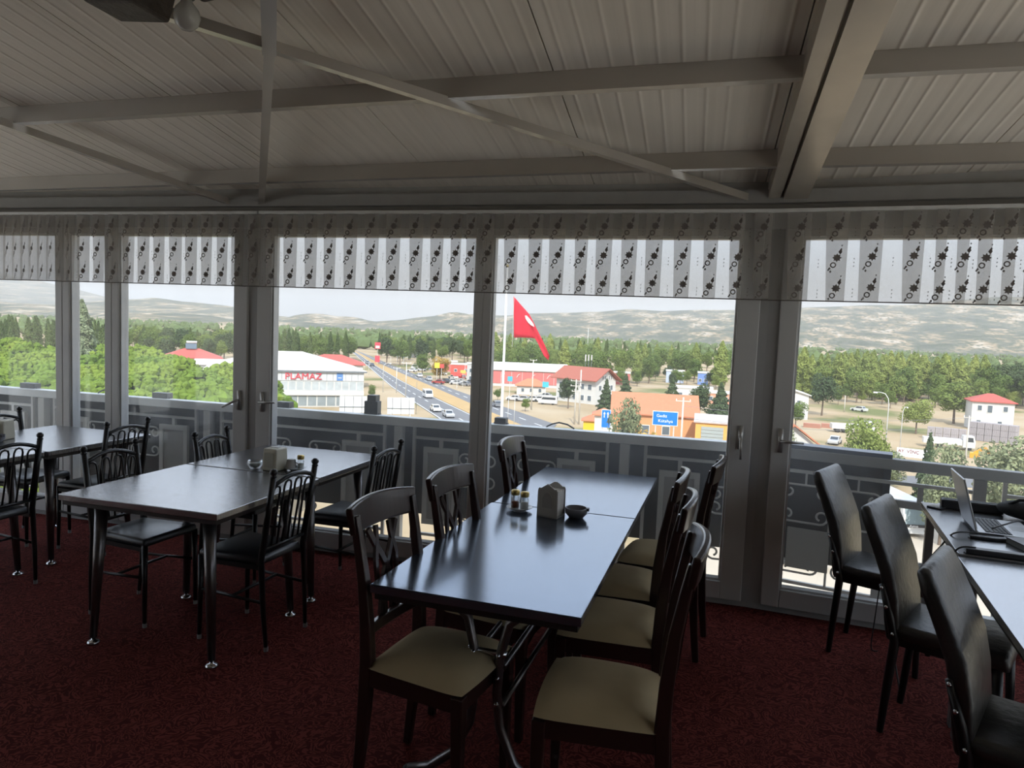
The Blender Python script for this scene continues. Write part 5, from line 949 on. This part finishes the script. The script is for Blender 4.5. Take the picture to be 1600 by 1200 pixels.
pole('street_light', 'tall light pole with a double head between the carriageways, nearest', 637, 566, 624, 0, [(.2, 2.4)], .11); pole('street_light', 'light pole left of the highway, second from the bend', 622, 574, 614, 0, [(.2, 2.0)], .10); pole('street_light', 'light pole left of the highway with an arm over the road', 601, 567, 613, 1.6, (), .10)
for px, a, b, lab in ((571, 563, 582, 'small light pole near the red hipped roof'), (578, 566, 586, 'small light pole at the showroom corner'), (669, 562, 584, 'white light pole in the highway lot'), (612, 557, 572, 'far light pole right of the highway, first'), (622, 556, 574, 'far light pole right of the highway, second'), (632, 557, 577, 'far light pole right of the highway, third'), (729, 566, 602, 'grey pole before the flat-roofed block'), (654, 597, 648, 'thin dark pole beside the highway edge')): pole('light_pole', lab, px, a, b, 0, (), .07 if px != 654 else .05, pole_m if px != 654 else MATS['gutter_dark'])
pole('street_light', 'tall concrete light mast before the pink hall', 835.5, 562, 641, 0, [(.15, 1.6)], .16, concrete_m)
for dx, lab in ((904, 'left leg of the twin concrete power pole'), (911, 'right leg of the twin concrete power pole')): pole('power_pole', lab, dx, 593 if dx == 904 else 578, 664, 0, [(.3, 2.2), (1.3, 2.2), (2.4, 1.6)] if dx == 904 else (), .17, concrete_m)
pole('power_pole', 'concrete power pole before the orange tiled roof', 1073.5, 621, 700, 0, [(.5, 1.9)], .15, concrete_m, 90); pole('street_light', 'tall street lamp with an arm curving left beside the yellow-green tree', 1396, 614, 0, -1.5, (), .09, None, 98); pole('light_pole', 'thin straight pole right of the curved street lamp', 1419, 636, 0, .5, (), .08, None, 106); pole('power_pole', 'concrete power pole before the grey brick pallets', 1524, 650, 0, 0, [(.3, 1.4)], .13, concrete_m, 104)
pole('radio_mast', 'thin radio mast on the skyline behind the wood', 919, 513, 0, 0, (), .28, None, 700); pole('utility_pole', 'short pale pole on the sandy bank', 1327, 618, 0, 0, (), .13, concrete_m, 190)
for px, d_, lab in ((799, 128, 'thin sign pole left at the highway edge below the flag'), (809, 126, 'thin sign pole right at the highway edge below the flag')): pole('sign_pole', lab, px, 618, 0, 0, (), .05, pole_m, d_)
def wire(label, a, b): a = Vector(a); b = Vector(b); pts = [a + (b - a) * (i / 12) - Vector((0, 0, 1.1 * math.sin(math.pi * i / 12))) for i in range(13)]; tag(MB().tube(pts, .02, 4).build('power_line', M('wire', (.25, .25, .25), .6)), label, 'wire', 'overhead power lines')
q1 = gd(1073.5, 90); q2 = gd(1524, 104); wire('overhead power line crossing the corner post', (q1.x, q1.y, -7.0), (q2.x, q2.y, -8.4)); wire('overhead power line above the sandy yard', (q1.x + .5, q1.y, -8.6), (q2.x, q2.y, -9.6))
# ------------------------------------------------------------------ vehicles
tyre = M('tyre', (.025, .025, .025), .8); cglass = M('car_glass', (.03, .04, .05), .12, spec=.8)
def wheel_at(t, x, y, r_, w_): MB().tube([(x - w_ / 2, y, r_), (x + w_ / 2, y, r_)], r_, 12).build('wheel', tyre, t)
def car_proto(van=False):
    b = MB(); c = MB()
    if not van:
        b.prism([(-2.1, .30), (2.1, .30), (2.12, .62), (1.95, .82), (.95, .90), (-1.6, .95), (-2.1, .90)], -.86, .86, 'x'); b.prism([(-1.55, .93), (.95, .88), (.35, 1.40), (-.2, 1.46), (-1.15, 1.42)], -.74, .74, 'x'); c.prism([(-1.35, .97), (.72, .94), (.28, 1.35), (-1.08, 1.36)], -.755, .755, 'x'); c.prism([(.60, .98), (.93, .92), (.42, 1.34), (.32, 1.34)], -.64, .64, 'x'); c.prism([(-1.57, .98), (-1.45, .98), (-1.10, 1.36), (-1.2, 1.36)], -.64, .64, 'x')
    else:
        b.prism([(-2.4, .35), (2.4, .35), (2.42, .95), (1.9, 1.15), (1.3, 2.05), (-2.4, 2.15)], -.95, .95, 'x'); c.prism([(-2.0, 1.25), (1.6, 1.25), (1.25, 1.85), (-2.0, 1.85)], -.962, .962, 'x'); c.prism([(1.78, 1.18), (1.90, 1.17), (1.36, 1.98), (1.25, 1.98)], -.82, .82, 'x'); c.prism([(-2.42, 1.3), (-2.38, 1.3), (-2.38, 1.9), (-2.42, 1.9)], -.75, .75, 'x')
    return b, c
PB = {}
paints = {'white': (.80, .80, .79), 'silver': (.55, .56, .58), 'red': (.42, .05, .05), 'dark': (.07, .08, .10), 'grey': (.26, .27, .29), 'blue': (.08, .14, .32)}
for v in (False, True):
    b, c = car_proto(v); PB[v] = ({k: b.mesh('car_body', M('paint_' + k, tuple(q * .8 for q in col), .3, coat=.5, var=.02)) for k, col in paints.items()}, c.mesh('car_windows', cglass), MB().tube([(-.1, 0, 0), (.1, 0, 0)], .33, 12).mesh('wheel', tyre))
def car(label, p, rz, colour='white', van=False, group=None):
    t = thing('van' if van else 'car', label, 'van' if van else 'car', (p.x, p.y, GZ + .07), rz, group); B, C_, W_ = PB[van]
    for nm, me, loc in [('body', B[colour], (0, 0, 0)), ('windows', C_, (0, 0, 0))] + [('wheel', W_, (x, y, .33)) for x in (-.8, .8) for y in (-1.35, 1.35)]: o = bpy.data.objects.new(nm, me); COL.objects.link(o); o.parent = t; o.location = loc
    return t
def lane(A, B, fr, px):   # the point of a lane in line with a picture column, and the lane's heading there
    P = [a + (b - a) * fr for a, b in zip(A, B)]; best = None
    for i in range(len(P) - 1):
        for k in range(30):
            q = P[i] + (P[i + 1] - P[i]) * (k / 30); v = q - EYE; c = 800 + FOC * v.dot(CR) / v.dot(CF)
            if best is None or abs(c - px) < best[0]: best = (abs(c - px), q, (P[i + 1] - P[i]).normalized())
    q, d_ = best[1], best[2]; return q, math.atan2(-d_.x, d_.y)
for A, B, fr, px, colr, van, flip, lab in ((la, lb, .74, 668, 'white', True, 0, 'white van driving toward the camera on the highway'), (la, lb, .22, 680, 'white', False, 0, 'white car nearest on the left highway lane'), (la, lb, .30, 700, 'silver', False, 0, 'pale car half hidden by the railing on the highway'), (la, lb, .5, 581, 'dark', False, 0, 'dark car far off on the left carriageway'), (la, lb, .3, 574, 'grey', False, 0, 'grey car farthest off on the left carriageway'), (ra, rb, .8, 655, 'white', False, 1, 'white car far off on the right carriageway'), (ra, rb, .86, 670, 'silver', False, 1, 'silver car following on the right carriageway'), (ra, rb, .75, 776, 'grey', False, 1, 'grey car beside the flagpole on the right carriageway')):
    q, a = lane(A, B, fr, px); car(lab, q, a + (math.pi if flip else 0), colr, van)
cols = ['white', 'silver', 'white', 'grey', 'dark', 'white', 'red', 'white']
for i, (px, py) in enumerate(((803, 626), (816, 627), (830, 627), (842, 627.5), (851, 622))): car('%s car, %s from the flagpole, in the row below the white house' % (cols[i % 3], ('first', 'second', 'third', 'fourth', 'fifth')[i]), gp(px, py), face_cam(gp(px, py)) + R(80), cols[i % 3], False, 'cars parked below the white house')
car('white minibus parked before the white house', gp(856, 632), face_cam(gp(856, 632)) + R(82), 'white', True)
car('dark red car standing beside the highway edge', gp(685, 600), face_cam(gp(685, 600)) + R(70), 'red'); car('dark car standing right of the dark red car', gp(696, 598), face_cam(gp(696, 598)) + R(30), 'dark')
for i, (px, py) in enumerate(((705, 598), (712, 601), (718, 599), (726, 603), (733, 600), (708, 592), (721, 592), (734, 593), (650, 577), (659, 580), (644, 581), (672, 579), (682, 582), (690, 586))):
    q = gp(px, py); car('parked %s %s in the crowded lot right of the highway, %s' % (cols[i % 8], 'van' if i == 8 else 'car', 'near row' if i < 5 else 'middle row' if i < 8 else 'far row'), q, face_cam(q) + R(rng.uniform(20, 110)), cols[i % 8], i == 8, 'cars parked in the highway lot')
car('silver pickup parked in the sandy yard by the orange roof', gp(1304, 694), face_cam(gp(1304, 694)) + R(170), 'silver'); car('white car on the sandy bank under the wood', gp(1342, 643), face_cam(gp(1342, 643)) + R(60), 'white'); car('white car parked behind the striped kerb', gp(1250, 884), face_cam(gp(1250, 884)) + R(84), 'white')
# coach
p = gp(1432, 841); t = thing('coach', 'white coach parked in the yard facing the building', 'bus', (p.x, p.y, GZ + .03), face_cam(p) + R(27))
m_ = MB(); m_.prism([(0.0, .35), (.12, 1.3), (.45, 2.9), (.8, 3.25), (11, 3.25), (11.2, .35)], -1.25, 1.25, 'x'); m_.build('body', MATS['paint_white'], t, bevel=.08)
m_ = MB(); m_.add([(-1.08, .06, 1.25), (1.08, .06, 1.25), (1.08, .40, 2.75), (-1.08, .40, 2.75), (-1.08, .16, 1.25), (1.08, .16, 1.25), (1.08, .50, 2.75), (-1.08, .50, 2.75)], [(0, 1, 2, 3), (7, 6, 5, 4), (0, 4, 5, 1), (1, 5, 6, 2), (2, 6, 7, 3), (3, 7, 4, 0)]); m_.build('windscreen', M('coach_glass', (.22, .28, .30), .15, spec=.8), t)
MB().box(-1.08, 1.08, -.02, .12, 1.0, 1.26).build('front_band', blk, t); lettering('Ayma', .36, .01, MATS['sign_white'], t, (-.35, -.035, 1.12), (R(90), 0, 0))
for i in range(7): MB().box(-1.27, -1.235, .9 + i * 1.42, .9 + i * 1.42 + 1.32, 1.55, 2.75).build('side_window', M('coach_side_glass', (.20, .22, .17), .15, spec=.7), t); MB().box(1.235, 1.27, .9 + i * 1.42, .9 + i * 1.42 + 1.32, 1.55, 2.75).build('side_window', MATS['coach_side_glass'], t)
for y in (2.3, 8.3):
    for x in (-1.13, 1.13): wheel_at(t, x, y, .5, .3)
for s in (-1, 1): MB().box(s * 1.30 - .10, s * 1.30 + .10, -.15, .02, 1.75, 2.25).build('mirror', MATS['paint_white'], t); MB().box(s * .8 - .16, s * .8 + .16, -.03, .08, .62, .78).build('headlight', MATS['pale_pane'], t)
# lorry by the yard and brick pallets
def lorry(label, p, rz, box_m):
    t = thing('lorry', label, 'truck', (p.x, p.y, GZ), rz); MB().prism([(-1.0, .5), (.9, .5), (.95, 1.6), (.7, 2.6), (-1.0, 2.6)], -1.1, 1.1, 'x').build('cab', MATS['paint_white'], t); MB().prism([(.93, 1.5), (.98, 1.5), (.78, 2.45), (.70, 2.45)], -.95, .95, 'x').build('windscreen', cglass, t); MB().prism([(-.5, 1.55), (.65, 1.55), (.5, 2.35), (-.5, 2.35)], -1.115, 1.115, 'x').build('side_windows', cglass, t); MB().box(-1.15, 1.15, -7.2, -1.1, .8, 1.8).build('bed', box_m, t)
    for y in (0, -4.6, -6.0):
        for x in (-.95, .95): wheel_at(t, x, y, .45, .28)
p = gp(1512, 703); lorry('white flatbed lorry parked left of the brick pallets', p, face_cam(p) - R(80), M('lorry_bed', (.66, .64, .60), .7)); p = gp(1356, 678); lorry('small white lorry in the sandy yard', p, face_cam(p) - R(75), MATS['lorry_bed'])
palm = M('grey_brick', (.36, .33, .34), .9, var=.2, scale=6); pk = MB()
for i in range(4):
    for j in range(4): pk.box(-.62 + i * .315, -.62 + i * .315 + .295, -.5, .5, .10 + j * .285, .10 + j * .285 + .27)
for y in (-.4, 0, .4): pk.box(-.62, .62, y - .05, y + .05, 0, .1)
pkm = pk.mesh('brick_pallet', palm); 
for cx, cy, ncol, nd, nl in ((1550, 691, 6, 2, 3), (1478, 688, 5, 1, 2)):
    p = gp(cx, cy); rz = face_cam(p) + R(-14 if cx > 1500 else 4); cs, sn_ = math.cos(rz), math.sin(rz)
    for i in range(ncol):
        for j in range(nd):
            for k in range(nl):
                lx, ly = (i - ncol / 2 + .5) * 1.34, j * 1.15; o = bpy.data.objects.new('brick_pallet', pkm); COL.objects.link(o); o.location = (p.x + lx * cs - ly * sn_, p.y + lx * sn_ + ly * cs, GZ + k * 1.25); o.rotation_euler[2] = rz
                lv = ('bottom', 'middle', 'top')[k] if nl == 3 else ('bottom', 'top')[k]; cn = ('first', 'second', 'third', 'fourth', 'fifth', 'sixth')[i]
                tag(o, 'grey brick pallet, %s column, %s %slayer, stack %s' % (cn, lv, '' if nd == 1 else ('front ' if j == 0 else 'rear '), 'before the red-roofed house' if cx > 1500 else 'behind the white lorry'), 'pallet', 'brick pallets in the tall stack' if cx > 1500 else 'brick pallets in the low stack')
p = gp(1528, 716); t = thing('digger_arm', 'orange machine arm beside the concrete power pole', 'machine', (p.x, p.y, GZ), face_cam(p)); org = M('machine_orange', (.80, .33, .03), .5); MB().bar((-.6, 0, .8), (.9, 0, 1.9), .35, .45).build('boom', org, t); MB().bar((.9, 0, 1.9), (1.5, 0, 1.0), .3, .35).build('stick', org, t); MB().box(-1.2, .2, -.6, .6, 0, .9).build('base', org, t, bevel=.05)
for px, py, w_, lab in ((1268, 668, 3.4, 'stack of reddish boards in the sandy yard, left'), (1300, 669, 4.4, 'stack of reddish boards in the sandy yard, right')):
    p = gp(px, py); t = thing('board_stack', lab, 'boards', (p.x, p.y, GZ), face_cam(p)); bm2 = MB().box(-w_ / 2, w_ / 2, -.6, .6, 0, .16).mesh('board', M('reddish_board', (.45, .22, .16), .85, var=.2))
    for k in range(5): o = bpy.data.objects.new('board', bm2); COL.objects.link(o); o.parent = t; o.location = (.12 * (k % 2), 0, k * .19)
# ------------------------------------------------------------------ haze over the plain
m, N, L = shader('haze_air'); N.remove(N['Principled BSDF']); vs = N.new('ShaderNodeVolumeScatter'); vs.inputs['Color'].default_value = (.78, .715, .665, 1); vs.inputs['Density'].default_value = 1.0e-4; vs.inputs['Anisotropy'].default_value = .1
L.new(vs.outputs[0], N['Material Output'].inputs['Volume'])
if True:
    hz = MB().box(-16000, 14000, 9, 17000, -220, 700).build('haze', m); tag(hz, 'thin summer haze over the plain and hills', 'haze', None, 'stuff')
